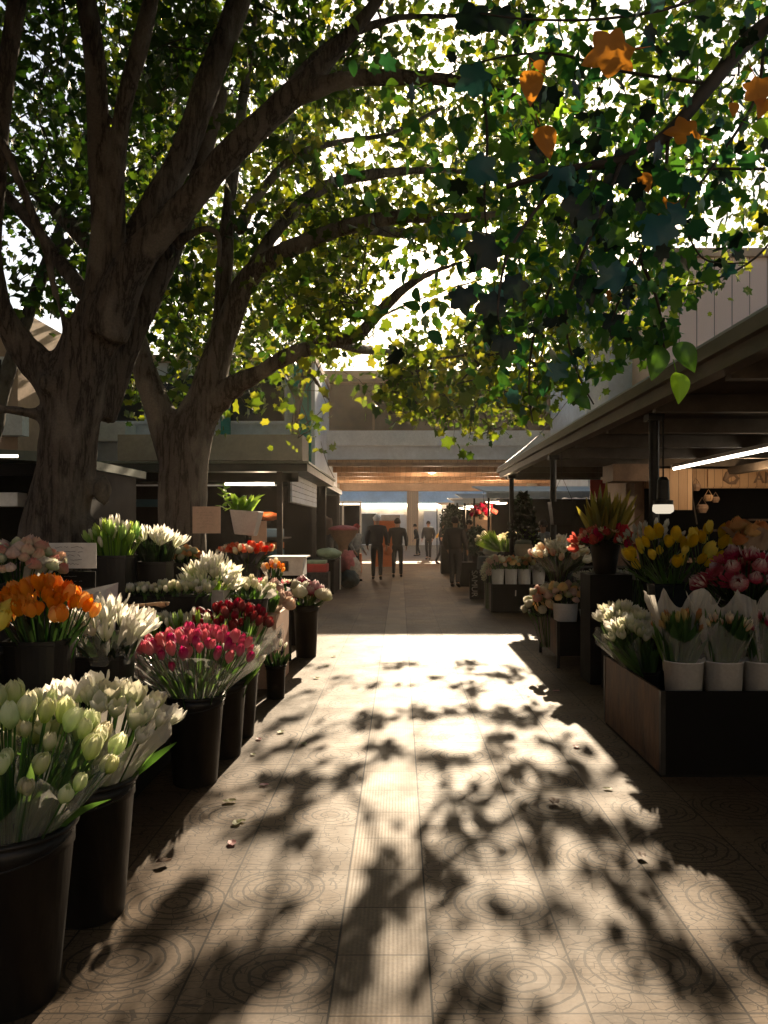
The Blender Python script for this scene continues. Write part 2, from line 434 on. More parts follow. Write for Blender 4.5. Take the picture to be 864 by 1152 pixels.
# ------------------------------------------------------------------ ground and sky
g = MB(); g.add([(-250, -60, 0), (250, -60, 0), (250, 400, 0), (-250, 400, 0)], [(0, 1, 2, 3)])
tag(g.build('ground', M['pave']), kind='structure')

w = bpy.data.worlds.new('World'); scene.world = w; w.use_nodes = True
wt = w.node_tree; wt.nodes.clear()
sky = wt.nodes.new('ShaderNodeTexSky'); sky.sky_type = 'NISHITA'; sky.sun_disc = False
sky.sun_elevation = SUN_EL; sky.sun_rotation = SUN_AZ; sky.air_density = 1.1; sky.dust_density = 2.0
bg = wt.nodes.new('ShaderNodeBackground'); bg.inputs[1].default_value = .065
wo = wt.nodes.new('ShaderNodeOutputWorld')
wt.links.new(sky.outputs[0], bg.inputs[0]); wt.links.new(bg.outputs[0], wo.inputs[0])
sl = bpy.data.lights.new('sun', 'SUN'); sl.energy = 5; sl.angle = R(.48); sl.color = (1, .80, .56)
so = bpy.data.objects.new('sun', sl); so.rotation_euler = SUN.to_track_quat('Z', 'Y').to_euler(); so.location = SUN*30; link(so)

cam = bpy.data.cameras.new('camera'); co = bpy.data.objects.new('camera', cam); link(co)
co.location = (0, 0, CAMZ); co.rotation_euler = (R(90), 0, 0)
cam.sensor_width = 36; cam.lens = F/1152*36; cam.shift_x = -18/1152; cam.shift_y = 16/1152
cam.clip_start = .05; cam.clip_end = 1000; scene.camera = co
scene.view_settings.view_transform = 'Standard'; scene.view_settings.look = 'None'
scene.view_settings.exposure = 1.32; scene.view_settings.gamma = 1
try:
    scene.cycles.max_bounces = 8; scene.cycles.diffuse_bounces = 3; scene.cycles.transparent_max_bounces = 12
    scene.cycles.sample_clamp_indirect = 6
except Exception: pass

def lamp(name, loc, energy, size=.3, color=(1, .72, .45), rot=None, sy=None):
    l = bpy.data.lights.new(name, 'AREA'); l.energy = energy; l.size = size; l.color = color
    if sy: l.shape = 'RECTANGLE'; l.size_y = sy
    o = bpy.data.objects.new(name, l); o.location = loc
    if rot: o.rotation_euler = rot
    return link(o)

# ------------------------------------------------------------------ buildings
M['glow'] = emis('warm_strip_light', (1, .80, .55), 4.5)
M['glowW'] = emis('white_tube_light', (1, .90, .74), 4)
M['glowY'] = emis('yellow_lit_sign', (1, .62, .05), 1.6)
M['glowSoft'] = emis('lamp_glass', (1, .86, .66), .33)

def row_windows(parent, x0, x1, n, y, z0, z1, m, frame=.06, mf=None, proud=.03):
    wd = (x1-x0)/n
    for i in range(n):
        a, b = x0+i*wd, x0+(i+1)*wd
        f = MB()
        f.box(a+.01, a+frame, y-proud-.05, y, z0, z1); f.box(b-frame, b-.01, y-proud-.05, y, z0, z1)
        f.box(a+frame, b-frame, y-proud-.05, y, z1-frame, z1); f.box(a+frame, b-frame, y-proud-.05, y, z0, z0+frame)
        fo = f.build('window', mf or M['greywhite'], parent)
        p = MB().box(a+frame, b-frame, y-.03, y-.006, z0+frame, z1-frame).build('pane', m, fo, parent.location)

# central building with the passage
B = thing('passage_building', (0, 26, 0), 'low building bridging the lane, white slab over a timber-lined passage', 'building')
MB().box(-3.6, 12, 26, 38, 3.80, 4.25).build('lower_fascia', M['greywhite'], B)
MB().box(-3.6, 12, 25.8, 26.6, 4.253, 4.77).build('white_slab_edge', M['white'], B)
MB().box(-3.6, 12, 26.7, 38, 4.255, 6.6).build('wall', M['peach'], B)
MB().box(-3.7, 12.1, 26.2, 38, 6.603, 6.9).build('roof_edge', M['peach'], B)
row_windows(B, -3.5, 11.9, 6, 26.69, 4.85, 6.55, M['brownglass'], .05, M['brownboard'])
s_ = MB()
s_.box(-3.55, 11.9, 26.1, 37.9, 3.70, 3.795)
s_.build('timber_soffit', M['orangewood'], B)
for yy in (28.2, 30.6, 33.0, 35.4):
    MB().box(-3.5, 11.8, yy, yy+.3, 3.52, 3.698).build('soffit_beam', M['orangewood'], B)
MB().box(-3.5, 11.8, 37.4, 37.9, 3.25, 3.698).build('end_beam', M['peach'], B)
MB().box(-3.5, 11.8, 26.05, 26.3, 3.58, 3.698).build('front_drip_beam', M['brownboard'], B)
for (cx, cy) in ((-3.2, 26.6), (-3.2, 37.3), (6.5, 26.6), (6.5, 37.3)):
    MB().box(cx-.22, cx+.22, cy-.22, cy+.22, 0, 3.70).build('column', M['cream'], B)
c_ = thing('ceiling_lamp', (1.25, 29.6, 3.66), 'small lit white lamp on the timber ceiling of the passage', 'lamp')
MB().lathe([(.16, 3.698), (.17, 3.66), (.15, 3.64)], 1.25, 29.6, 16, True, True).build('base', M['white'], c_)
MB().lathe([(.15, 3.639), (.13, 3.58), (.06, 3.55)], 1.25, 29.6, 16, True, True).build('lamp_shade', M['glow'], c_)
for (lx, ly) in ((1.25, 29.6), (-1.6, 34), (3.6, 34)):
    pass
for (lx, ly) in ((1.25, 29.6), (-1.6, 33.5), (4.2, 33.5)):
    l = bpy.data.lights.new('passage_light', 'POINT'); l.energy = 80; l.shadow_soft_size = .15; l.color = (1, .74, .50)
    o = bpy.data.objects.new('passage_light', l); o.location = (lx, ly, 2.9); link(o)

# far building
B = thing('far_building', (0, 60, 0), 'far pale building at the end of the lane with blue glazed band and lit strip', 'building')
MB().box(-16, 18, 60, 70, 0, 3.0).build('wall', M['farwall'], B)
MB().box(-16, 18, 59.7, 70, 3.3, 4.7).build('blue_fascia', M['blueband'], B)
MB().box(-16, 18, 59.75, 70, 4.703, 12.0).build('upper_wall', M['peach'], B)  # unseen height raised to shade the ground beyond the passage
MB().box(-15, 17, 59.66, 60, 3.0, 3.29).build('strip_light', M['glow'], B)
MB().box(.55, 1.45, 59.55, 59.69, 0, 4.9).build('orange_pier', M['peachboard'], B)
for x0, x1, z0, z1, mm in ((-3.6, -1.8, 0, 2.6, 'darkglass'), (-1.6, .3, .6, 2.5, 'brownglass'), (3.2, 5.2, 0, 2.5, 'darkglass'), (5.6, 8.6, 1, 2.6, 'brownglass')):
    f = MB().box(x0, x1, 59.9, 59.995, z0, z1).build('window', M['white'], B)
    MB().box(x0+.1, x1-.1, 59.87, 59.898, z0+.08, z1-.1).build('pane', M[mm], f, B.location)
for x0, x1, z0, z1 in ((1.9, 2.9, .8, 2.7), (.0, .5, 1.2, 2.4)):
    MB().box(x0, x1, 59.8, 59.85, z0, z1).build('pale_poster', M['card'], B)

# left building
B = thing('left_building', (-8, 22, 0), 'cream and white building behind the left stalls with dark upper windows', 'building')
MB().box(-16, -2.5, 22.2, 30, 0, 6.3).build('wall', M['greywhite'], B)
MB().box(-7.7, -2.66, 20.6, 22.19, 3.3, 4.0).build('cream_parapet', M['cream'], B)
MB().box(-16, -7.75, 21.3, 22.19, 3.9, 4.45).build('white_balcony_front', M['white'], B)
MB().box(-16, -7.75, 21.5, 22.19, 3.3, 3.89).build('grey_band', M['greywhite'], B)
row_windows(B, -15.6, -3.3, 6, 22.195, 4.5, 6.0, M['darkglass'], .08)
MB().box(-3.1, -2.6, 22.0, 22.19, 2.6, 6.2).build('teal_pilaster', M['teal'], B)
MB().box(-5.2, -4.95, 21.9, 22.1, 4.0, 6.2).build('teal_downpipe', M['teal'], B)
MB().box(-16.1, -2.45, 22.0, 30, 6.303, 6.5).build('roof_edge', M['peach'], B)
B = thing('pink_building', (-12, 17, 0), 'pinkish rendered building seen past the big trunk on the far left', 'building')
MB().box(-20, -8.6, 17, 21, 0, 6.4).build('wall', M['peach'], B)
f = MB().box(-9.6, -8.85, 16.93, 16.995, 4.3, 5.3).build('window', M['white'], B)
MB().box(-9.52, -8.93, 16.9, 16.928, 4.37, 5.23).build('pane', M['darkglass'], f, B.location)
MB().box(-8.9, -8.3, 16.6, 16.9, 3.5, 4.1).build('white_vent_box', M['white'], B)

# right buildings
B = thing('ribbed_building', (10, 18, 0), 'tall pink building with ribbed cladding above the right canopy', 'building')
MB().box(6.3, 16, 18, 30, 0, 7.9).build('wall', M['corr'], B)
MB().box(6.2, 16.1, 17.9, 30, 7.903, 8.1).build('roof_edge', M['peach'], B)
B = thing('white_building', (6, 21, 0), 'plain pale grey-white building between passage and ribbed wall', 'building')
MB().box(5.1, 7.5, 20.5, 25.6, 0, 6.55).build('wall', M['greywhite'], B)
MB().box(5.02, 5.6, 20.3, 20.49, 3, 6.6).build('white_pilaster', M['white'], B)
MB().box(5.0, 7.6, 20.25, 25.6, 6.603, 6.75).build('roof_edge', M['white'], B)

B = thing('rear_building', (0, -16, 0), 'unseen plain cream hall added behind the viewpoint to block sky light', 'building')  # added out of view to cut sky light from behind
MB().box(-22, 22, -26, -16, 0, 7.5).build('wall', M['cream'], B)
MB().box(-22.2, 22.2, -26, -15.8, 7.503, 7.8).build('roof_edge', M['peach'], B)
row_windows(B, -20, 20, 10, -15.7, 4.5, 6.0, M['darkglass'], .08)
B = thing('side_building', (-13, 3, 0), 'unseen long cream building added beyond the left frame to block sky light', 'building')  # added out of view to cut sky light from the left
MB().box(-22, -12, -8, 15, 0, 8.5).build('wall', M['cream'], B)
MB().box(-22, -11.9, -8, 15, 8.503, 8.8).build('roof_edge', M['peach'], B)

# ------------------------------------------------------------------ right canopy
CX = 2.05
B = thing('market_canopy', (CX, 8, 0), 'long dark flat canopy with grey edge over the right stalls', 'canopy')
m_ = MB()
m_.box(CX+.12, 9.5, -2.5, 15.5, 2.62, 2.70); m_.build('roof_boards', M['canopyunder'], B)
m_ = MB()
m_.box(CX, CX+.12, -2.5, 15.6, 2.50, 2.60); m_.box(CX-.05, CX+.08, -2.5, 15.62, 2.60, 2.69)
m_.build('edge_beam', M['canopyedge'], B)
MB().box(CX-.03, CX+.14, -2.5, 15.62, 2.69, 2.72).build('gutter_lip', M['greywhite'], B)
MB().box(CX+.12, 9.5, 15.5, 15.62, 2.46, 2.72).build('end_beam', M['canopyedge'], B)
for i in range(11):
    yy = .6+1.45*i
    MB().box(CX+.12, 9.5, yy, yy+.09, 2.47, 2.618).build('cross_beam', M['canopybeam'], B)
MB().box(5.4, 5.55, -2.5, 15.5, 2.35, 2.468).build('long_beam', M['canopybeam'], B)
for (cx, cy) in ((2.27, 6.75), (2.17, 10.7), (2.2, 14.9), (5.47, 14.9)):
    c = MB().lathe([(.045, 0), (.045, 2.5)], cx, cy, 12, True, True)
    c.lathe([(.09, 0), (.09, .02), (.05, .03)], cx, cy, 12, True, False)
    c.box(cx-.07, cx+.07, cy-.07, cy+.07, 2.44, 2.5)
    c.build('post', M['blackmetal'], B)
t_ = thing('tube_light', (4.3, 9.6, 2.44), 'long lit fluorescent tube running under the right canopy', 'light')
MB().box(4.26, 4.34, 7.2, 11.9, 2.42, 2.468).build('housing', M['white'], t_)
MB().tube([(4.3, 7.25, 2.40), (4.3, 11.85, 2.40)], .022, 8).build('tube', M['glowW'], t_)

# stall building at the back right
K = thing('timber_kiosk', (4.2, 12.5, 0), 'kiosk with a pale timber fascia and raised emblem, dark opening below', 'kiosk')
MB().box(4.05, 9.4, 12.5, 12.62, 2.13, 2.45).build('fascia', M['peachboard'], K)
MB().box(5.08, 6.9, 12.46, 12.498, 2.15, 2.44).build('name_board', M['peachboard'], K)
MB().box(3.9, 9.4, 14.6, 14.7, 0, 2.45).build('back_wall', M['soot'], K)
MB().box(3.88, 4.04, 12.5, 14.6, 0, 2.45).build('side_wall', M['brownboard'], K)
MB().box(4.05, 9.4, 12.45, 13.0, .9, .96).build('counter', M['brownboard'], K)
MB().box(4.05, 9.4, 12.55, 12.6, 0, .9).build('counter_front', M['soot'], K)
for i, xx in enumerate((4.5, 5.6, 6.6)):
    MB().box(xx, xx+.55, 14.3, 14.59, 1.2+.2*i, 1.24+.2*i).build('shelf', M['brownboard'], K)
# raised emblem (a perched bird-like shape) and letters
e = MB()
e.tube([(5.42, 12.45, 2.21), (5.36, 12.45, 2.27), (5.40, 12.45, 2.35), (5.50, 12.45, 2.36), (5.56, 12.45, 2.40)], [.02, .05, .06, .035, .012], 8)
e.tube([(5.42, 12.45, 2.21), (5.52, 12.45, 2.22), (5.57, 12.45, 2.29), (5.50, 12.45, 2.36)], [.02, .035, .03, .02], 8)
e.build('emblem', M['brownboard'], K)
def text(body, loc, size, m, parent=None, rot=(R(90), 0, 0), ext=.004, name='lettering', align='CENTER'):
    c = bpy.data.curves.new(name, 'FONT'); c.body = body; c.size = size; c.extrude = ext; c.align_x = align; c.align_y = 'CENTER'
    o = bpy.data.objects.new(name, c); link(o)
    dg = bpy.context.evaluated_depsgraph_get(); me = bpy.data.meshes.new_from_object(o.evaluated_get(dg))
    bpy.data.objects.remove(o); bpy.data.curves.remove(c)
    me.materials.clear(); me.materials.append(m)
    o = bpy.data.objects.new(name, me); link(o, parent)
    base = parent.location if parent else Vector((0, 0, 0))
    o.location = Vector(loc)-base; o.rotation_euler = rot
    return o
text('AMI', (6.05, 12.445, 2.29), .26, M['brownboard'], K, ext=.012)
pn = MB().box(4.04, 4.66, 12.05, 12.1, 1.76, 2.42).build('hanging_board', M['peachboard'], origin=(4.3, 12.05, 1.76))
tag(pn, 'plain pale timber panel left of the kiosk fascia under the canopy', 'board')
bx_ = MB().box(3.3, 3.85, 11.7, 12.3, 2.2, 2.466).build('ceiling_box', M['brownboard'], origin=(3.6, 12, 2.2))
tag(bx_, 'brown square duct box fixed under the right canopy', 'duct box')
l = bpy.data.lights.new('kiosk_light', 'POINT'); l.energy = 9; l.color = (1, .7, .42); l.shadow_soft_size = .1
o = bpy.data.objects.new('kiosk_light', l); o.location = (5.2, 11.2, 2.2); link(o)
# things on the kiosk wall
for i, (px, py, s, mm) in enumerate(((783, 548, .10, 'brownboard'), (797, 560, .09, 'peachboard'), (805, 562, .08, 'brownboard'), (790, 572, .12, 'brownboard'))):
    p = P(px, py, 12.2)
    b = MB(); b.lathe([(s*.5, p.z-s*.6), (s*.8, p.z), (s*.78, p.z+s*.35), (s*.6, p.z+s*.55)], p.x, p.y, 10, True, False)
    b.tube([p+Vector((-s*.6, 0, s*.5)), p+Vector((0, 0, s*1.5)), p+Vector((s*.6, 0, s*.5))], .006, 6)
    tag(b.build('hanging_basket', M[mm], origin=p), ['small brown basket hanging highest beside the timber fascia', 'pale basket hanging below the small brown one',
        'small brown basket hanging at the right edge of the cluster', 'widest brown basket hanging lowest of the cluster'][i], 'basket', 'baskets hanging beside the kiosk fascia')
rope = MB().tube([P(778, 520, 12.1), P(779, 560, 12.1), P(784, 590, 12.1)], .012, 6).build('hanging_rope', M['twig'], origin=P(778, 520, 12.1))
tag(rope, 'dark rope hanging beside the timber panel', 'rope')

# pendant lamp by the post
L = thing('pendant_lamp', P(746, 575, 6.6), 'black capped lamp with white glass shade hanging by the canopy post', 'lamp')
lx, ly = X(746, 6.6), 6.6
MB().tube([(lx, ly, 2.47), (lx, ly, 1.9)], .008, 6).build('cord', M['black'], L)
MB().lathe([(.03, 1.93), (.05, 1.90), (.055, 1.73), (.085, 1.725), (.085, 1.69)], lx, ly, 20, True, True).build('cap', M['blackmetal'], L, smooth=False)
MB().lathe([(.084, 1.688), (.09, 1.66), (.088, 1.63), (.06, 1.61)], lx, ly, 20, True, True).build('lamp_shade', M['glowSoft'], L)

# ------------------------------------------------------------------ left stalls
S = thing('green_stall', (-6, 14, 0), 'dark green roofed market stall behind the second tree', 'stall')
MB().box(-7.6, -1.72, 14, 19.6, 2.52, 2.66).build('roof', M['darkgreen'], S)
MB().box(-7.65, -1.68, 13.9, 19.7, 2.662, 2.70).build('roof_lip', M['greenroof'], S)
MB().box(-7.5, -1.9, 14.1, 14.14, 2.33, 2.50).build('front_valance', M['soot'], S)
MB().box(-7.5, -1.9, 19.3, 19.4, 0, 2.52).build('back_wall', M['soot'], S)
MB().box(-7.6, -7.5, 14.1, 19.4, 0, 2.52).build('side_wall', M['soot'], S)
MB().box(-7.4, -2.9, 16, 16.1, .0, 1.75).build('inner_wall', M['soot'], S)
MB().box(-7.4, -3.6, 14.02, 14.06, 1.86, 2.0).build('teal_band', M['tealdull'], S)
for (cx, cy) in ((-2.25, 14.15), (-2.15, 18.9), (-5.6, 14.15)):
    MB().box(cx-.05, cx+.05, cy-.05, cy+.05, 0, 2.52).build('post', M['blackmetal'], S)
MB().box(-7.0, -2.5, 15.98, 15.998, 2.35, 2.38).build('strip', M['greywhite'], S)
for k in range(3):
    MB().box(-3.0, -2.3, 14.8, 16.0, .35+.45*k, .38+.45*k).build('shelf', M['blackmetal'], S)
sg = thing('slatted_sign', (-2.2, 16.5, 2.0), 'white slatted side sign hanging from the green stall roof', 'sign')
for k in range(5):
    z0 = 1.97+.112*k
    MB().box(-2.09, -2.06, 14.4, 18.7, z0, z0+.10).build('slat', M['greywhite'], sg)
MB().box(-2.13, -2.092, 14.38, 18.72, 1.95, 2.54).build('backing', M['ink'], sg)
colors = [('blue_box', (.12, .20, .28)), ('teal_box', (.07, .19, .24)), ('orange_box', (.62, .17, .02)), ('orange_box_b', (.50, .15, .03)), ('grey_box', (.35, .35, .36)), ('brown_box', (.2, .12, .07))]
for n_, c in colors: M[n_] = mat(n_, c, .6, .2, 5, .1)
ci = 0
labs = {}
for (mm, x0, x1, zz, h, lb) in (('blue_box', -2.72, -2.36, 1.28, .17, 'dull blue box on top shelf of the green stall beside the post'),
        ('teal_box', -2.72, -2.36, .83, .2, 'dark teal box on middle shelf of the green stall'),
        ('orange_box', -2.72, -2.36, 1.05, .13, 'bright orange box stacked on the teal box in the green stall'),
        ('orange_box_b', -2.72, -2.38, .38, .17, 'duller orange box on lowest shelf of the green stall'),
        ('brown_box', -2.98, -2.74, 1.28, .22, 'brown box beside the dull blue box on the top shelf')):
    o = MB().box(x0, x1, 14.85, 15.4, zz+.002, zz+h).build('storage_box', M[mm], origin=((x0+x1)/2, 15.1, zz), bevel=.012)
    tag(o, lb, 'box', 'boxes on the shelves of the green stall')

S = thing('left_edge_stall', (-7, 10, 0), 'grey-green roofed stall with strip light at the far left edge', 'stall')
MB().hexa([(-9, 9.4, 2.55), (-4.3, 9.4, 2.30), (-4.3, 12.8, 2.30), (-9, 12.8, 2.55), (-9, 9.4, 2.68), (-4.3, 9.4, 2.42), (-4.3, 12.8, 2.42), (-9, 12.8, 2.68)]).build('roof', M['greenroof'], S)
MB().box(-9, -4.4, 9.5, 9.56, 2.14, 2.29).build('front_beam', M['soot'], S)
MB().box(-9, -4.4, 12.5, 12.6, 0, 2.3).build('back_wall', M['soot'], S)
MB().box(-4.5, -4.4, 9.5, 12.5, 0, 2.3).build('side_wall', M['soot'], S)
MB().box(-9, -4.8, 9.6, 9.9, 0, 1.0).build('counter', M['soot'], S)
MB().box(-8.5, -4.75, 9.40, 9.44, 2.355, 2.39).build('strip_light', M['glow'], S)
o = MB().box(-5.6, -4.86, 9.6, 9.85, 1.75, 1.93).build('white_case', M['white'], origin=(-5.2, 9.7, 1.75), bevel=.01)
tag(o, 'white boxy fitting hanging in the far left stall', 'white case')

S = thing('lit_sign_stall', (-3, 20, 0), 'dark stall with a small lit yellow sign beyond the green stall', 'stall')
MB().box(-4.2, -1.95, 20.2, 25.4, 2.55, 2.7).build('roof', M['darkgreen'], S)
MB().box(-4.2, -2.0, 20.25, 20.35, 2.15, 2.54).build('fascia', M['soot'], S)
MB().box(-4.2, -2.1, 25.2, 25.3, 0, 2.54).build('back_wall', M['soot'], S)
MB().box(-4.1, -2.1, 20.22, 20.246, 2.10, 2.15).build('strip_light', M['glow'], S)
for cy in (20.4, 25.1): MB().box(-2.1, -2.0, cy-.05, cy+.05, 0, 2.55).build('post', M['blackmetal'], S)
sg = thing('yellow_sign', (-2.2, 20.2, 2.3), 'small glowing yellow sign on the dark stall fascia', 'sign')
MB().box(-2.42, -2.03, 20.18, 20.245, 2.26, 2.44).build('lit_panel', M['glowY'], sg)
text('Shop', (-2.225, 20.172, 2.345), .15, M['ink'], sg, ext=.002)

# passage shops and props far off
S = thing('framed_shopfront', (-2.2, 30, 0), 'dark glazed shopfront with white frame inside the passage', 'shopfront')
MB().box(-3.0, -1.55, 30, 30.1, 0, 2.35).build('glass', M['darkglass'], S)
for a in (-3.05, -2.3, -1.6): MB().box(a, a+.07, 29.93, 29.995, 0, 2.42).build('frame_post', M['white'], S)
MB().box(-3.05, -1.53, 29.93, 29.995, 2.422, 2.50).build('frame_head', M['white'], S)
o = MB().box(-.95, -.15, 27.5, 27.62, .02, 1.70).build('orange_partition', M['orangepanel'], origin=(-.8, 27.5, 0), bevel=.02)
tag(o, 'orange partition board standing behind the two walking men', 'partition')
o = MB().box(-1.75, -1.25, 24.4, 24.9, 0, .62).build('orange_bin', M['orangepanel'], origin=(-1.5, 24.5, 0), bevel=.02)
tag(o, 'low orange box on the floor left of the walking men', 'box')

l = bpy.data.lights.new('stall_lamp', 'POINT'); l.energy = 26; l.color = (1, .74, .5); l.shadow_soft_size = .1
o = bpy.data.objects.new('stall_lamp', l); o.location = (-2.7, 14.7, 2.2); link(o)
T = thing('strip_lamp', (-2.9, 14.7, 2.4), 'short lit strip lamp under the green stall roof', 'lamp')
MB().box(-3.4, -2.45, 14.66, 14.74, 2.30, 2.34).build('tube', M['glow'], T)
MB().box(-3.4, -2.45, 14.65, 14.75, 2.342, 2.37).build('housing', M['white'], T)
MB().tube([(-2.9, 14.7, 2.37), (-2.9, 14.7, 2.53)], .01, 6).build('bracket', M['blackmetal'], T)
l = bpy.data.lights.new('stall_lamp', 'POINT'); l.energy = 26; l.color = (1, .74, .5); l.shadow_soft_size = .1
o = bpy.data.objects.new('stall_lamp', l); o.location = (-2.6, 20.8, 2.0); link(o)

# ------------------------------------------------------------------ trees
def tree(name, loc, label, limbs, bk, voxel=.035, extra=None):
    T = thing(name, loc, label, 'tree')
    mb = MB(); nodes = []
    for L_ in limbs:
        pts = [(P(a, b, y), (r if r < 12 else 12+(r-12)*.80)*.85*y/F) for a, b, y, r in L_]
        sp = smoothpath(pts, 6)
        ps = [q[0] for q in sp]; rs = [max(.012, q[1]) for q in sp]
        mb.tube(ps, rs, 12)
        nodes += [(p, r) for p, r in zip(ps, rs)]
    if extra:
        for (p, r) in extra: mb.add(*ico(p, r))
    o = mb.build('trunk', M[bk], T)
    md = o.modifiers.new('r', 'REMESH'); md.mode = 'VOXEL'; md.voxel_size = voxel; md.use_smooth_shade = True
    sm = o.modifiers.new('s', 'SMOOTH'); sm.iterations = 4; sm.factor = .6
    dg = bpy.context.evaluated_depsgraph_get(); me = bpy.data.meshes.new_from_object(o.evaluated_get(dg))
    o.modifiers.clear(); old = o.data; o.data = me; bpy.data.meshes.remove(old)
    n = len(me.vertices); cc = np.empty(n*3, np.float32); me.vertices.foreach_get('co', cc); cc = cc.reshape(-1, 3)
    nn = np.empty(n*3, np.float32); me.vertices.foreach_get('normal', nn); nn = nn.reshape(-1, 3)
    lz = np.array(loc)
    # flutes and lumps following the grain
    for i in range(n):
        x, y, z = cc[i]
        a = noise.noise(Vector((x*7, y*7, z*.9))); b = noise.noise(Vector((x*2.2, y*2.2, z*1.4)))-.3
        k = 1.0 if z < 3.4 else .35
        cc[i] += nn[i]*((.022*(1-2*abs(a))-.01)*k + b*.022*k)
    me.vertices.foreach_set('co', cc.ravel()); me.update()
    me.materials.clear(); me.materials.append(M[bk])
    me.polygons.foreach_set('use_smooth', np.ones(len(me.polygons), dtype=bool))
    return T, nodes
def ico(p, r, sub=2):
    bm = bmesh.new(); bmesh.ops.create_icosphere(bm, subdivisions=sub, radius=1)
    vs = [Vector((v.co.x*r[0], v.co.y*r[1], v.co.z*r[2]))+Vector(p) for v in bm.verts]
    bm.verts.ensure_lookup_table(); fs = [tuple(v.index for v in f.verts) for f in bm.faces]; bm.free()
    return vs, fs

limbs1 = [
 [(62, 790, 6.5, 66), (60, 700, 6.5, 60), (62, 610, 6.5, 53), (74, 520, 6.5, 44), (82, 460, 6.5, 46), (96, 400, 6.5, 44), (116, 340, 6.5, 32), (118, 250, 6.5, 20), (112, 180, 6.4, 17), (108, 80, 6.3, 15), (96, -10, 6.2, 14), (86, -120, 6.1, 11), (80, -260, 6.0, 6)],
 [(85, 470, 6.5, 40), (55, 425, 6.45, 30), (22, 385, 6.4, 22), (2, 345, 6.3, 14), (-6, 280, 6.2, 10), (-2, 190, 6.1, 11), (6, 90, 6.0, 12), (20, 0, 5.9, 13), (34, -90, 5.8, 11), (60, -220, 5.7, 5)],
 [(120, 360, 6.5, 24), (132, 260, 6.4, 13), (131, 200, 6.35, 12), (140, 120, 6.3, 12), (158, 50, 6.2, 12), (172, -10, 6.1, 11), (190, -120, 6.0, 7)],
 [(130, 330, 6.6, 28), (165, 245, 6.7, 21), (205, 175, 6.8, 19), (235, 90, 6.9, 18), (262, 20, 7.0, 17), (285, -60, 7.1, 14), (300, -180, 7.2, 7)],
 [(118, 380, 6.4, 34), (148, 300, 6.35, 27), (200, 240, 6.3, 21), (262, 170, 6.2, 21), (315, 120, 6.2, 19), (345, 95, 6.2, 17), (372, 62, 6.2, 12), (410, 20, 6.2, 10), (450, -40, 6.2, 8), (500, -120, 6.2, 4)],
 [(335, 108, 6.2, 14), (380, 92, 6.1, 12), (430, 87, 6.0, 11), (500, 90, 5.9, 9), (560, 104, 5.8, 7), (620, 118, 5.7, 4)],
 [(300, 130, 6.3, 11), (350, 70, 6.5, 8), (390, 40, 6.7, 7), (450, 20, 6.9, 6), (510, 18, 7.1, 4), (560, 10, 7.3, 3)],
 [(195, 275, 6.6, 11), (218, 262, 6.6, 6), (236, 257, 6.6, 5), (246, 268, 6.6, 4.5), (246, 300, 6.6, 4)],
 [(110, 470, 6.7, 26), (142, 390, 6.8, 20), (175, 320, 6.9, 17), (200, 262, 7.0, 15), (225, 190, 7.1, 12), (250, 100, 7.3, 9)],
 [(-60, 100, 6.0, 3), (0, 158, 6.0, 6), (30, 225, 6.1, 7), (52, 280, 6.2, 7), (62, 330, 6.3, 6), (78, 392, 6.35, 5)],
 [(75, 500, 6.45, 24), (50, 470, 6.4, 11), (20, 462, 6.3, 10), (-40, 455, 6.2, 9), (-120, 420, 6.1, 6)],
 [(95, 330, 6.9, 12), (60, 285, 7.2, 10), (30, 245, 7.4, 9), (-20, 190, 7.6, 7), (-80, 120, 7.8, 4)],
]
T1, N1 = tree('plane_tree', (X(62, 6.5), 6.5, 0), 'big rough-barked tree on the left with many steep forking limbs', limbs1, 'bark1', .03,
              extra=[(P(116, 552, 6.5), (.08, .12, .13)), (P(112, 600, 6.5), (.10, .14, .16)), (P(50, 430, 6.25), (.06, .06, .10)), (P(22, 690, 6.4), (.16, .2, .3))])
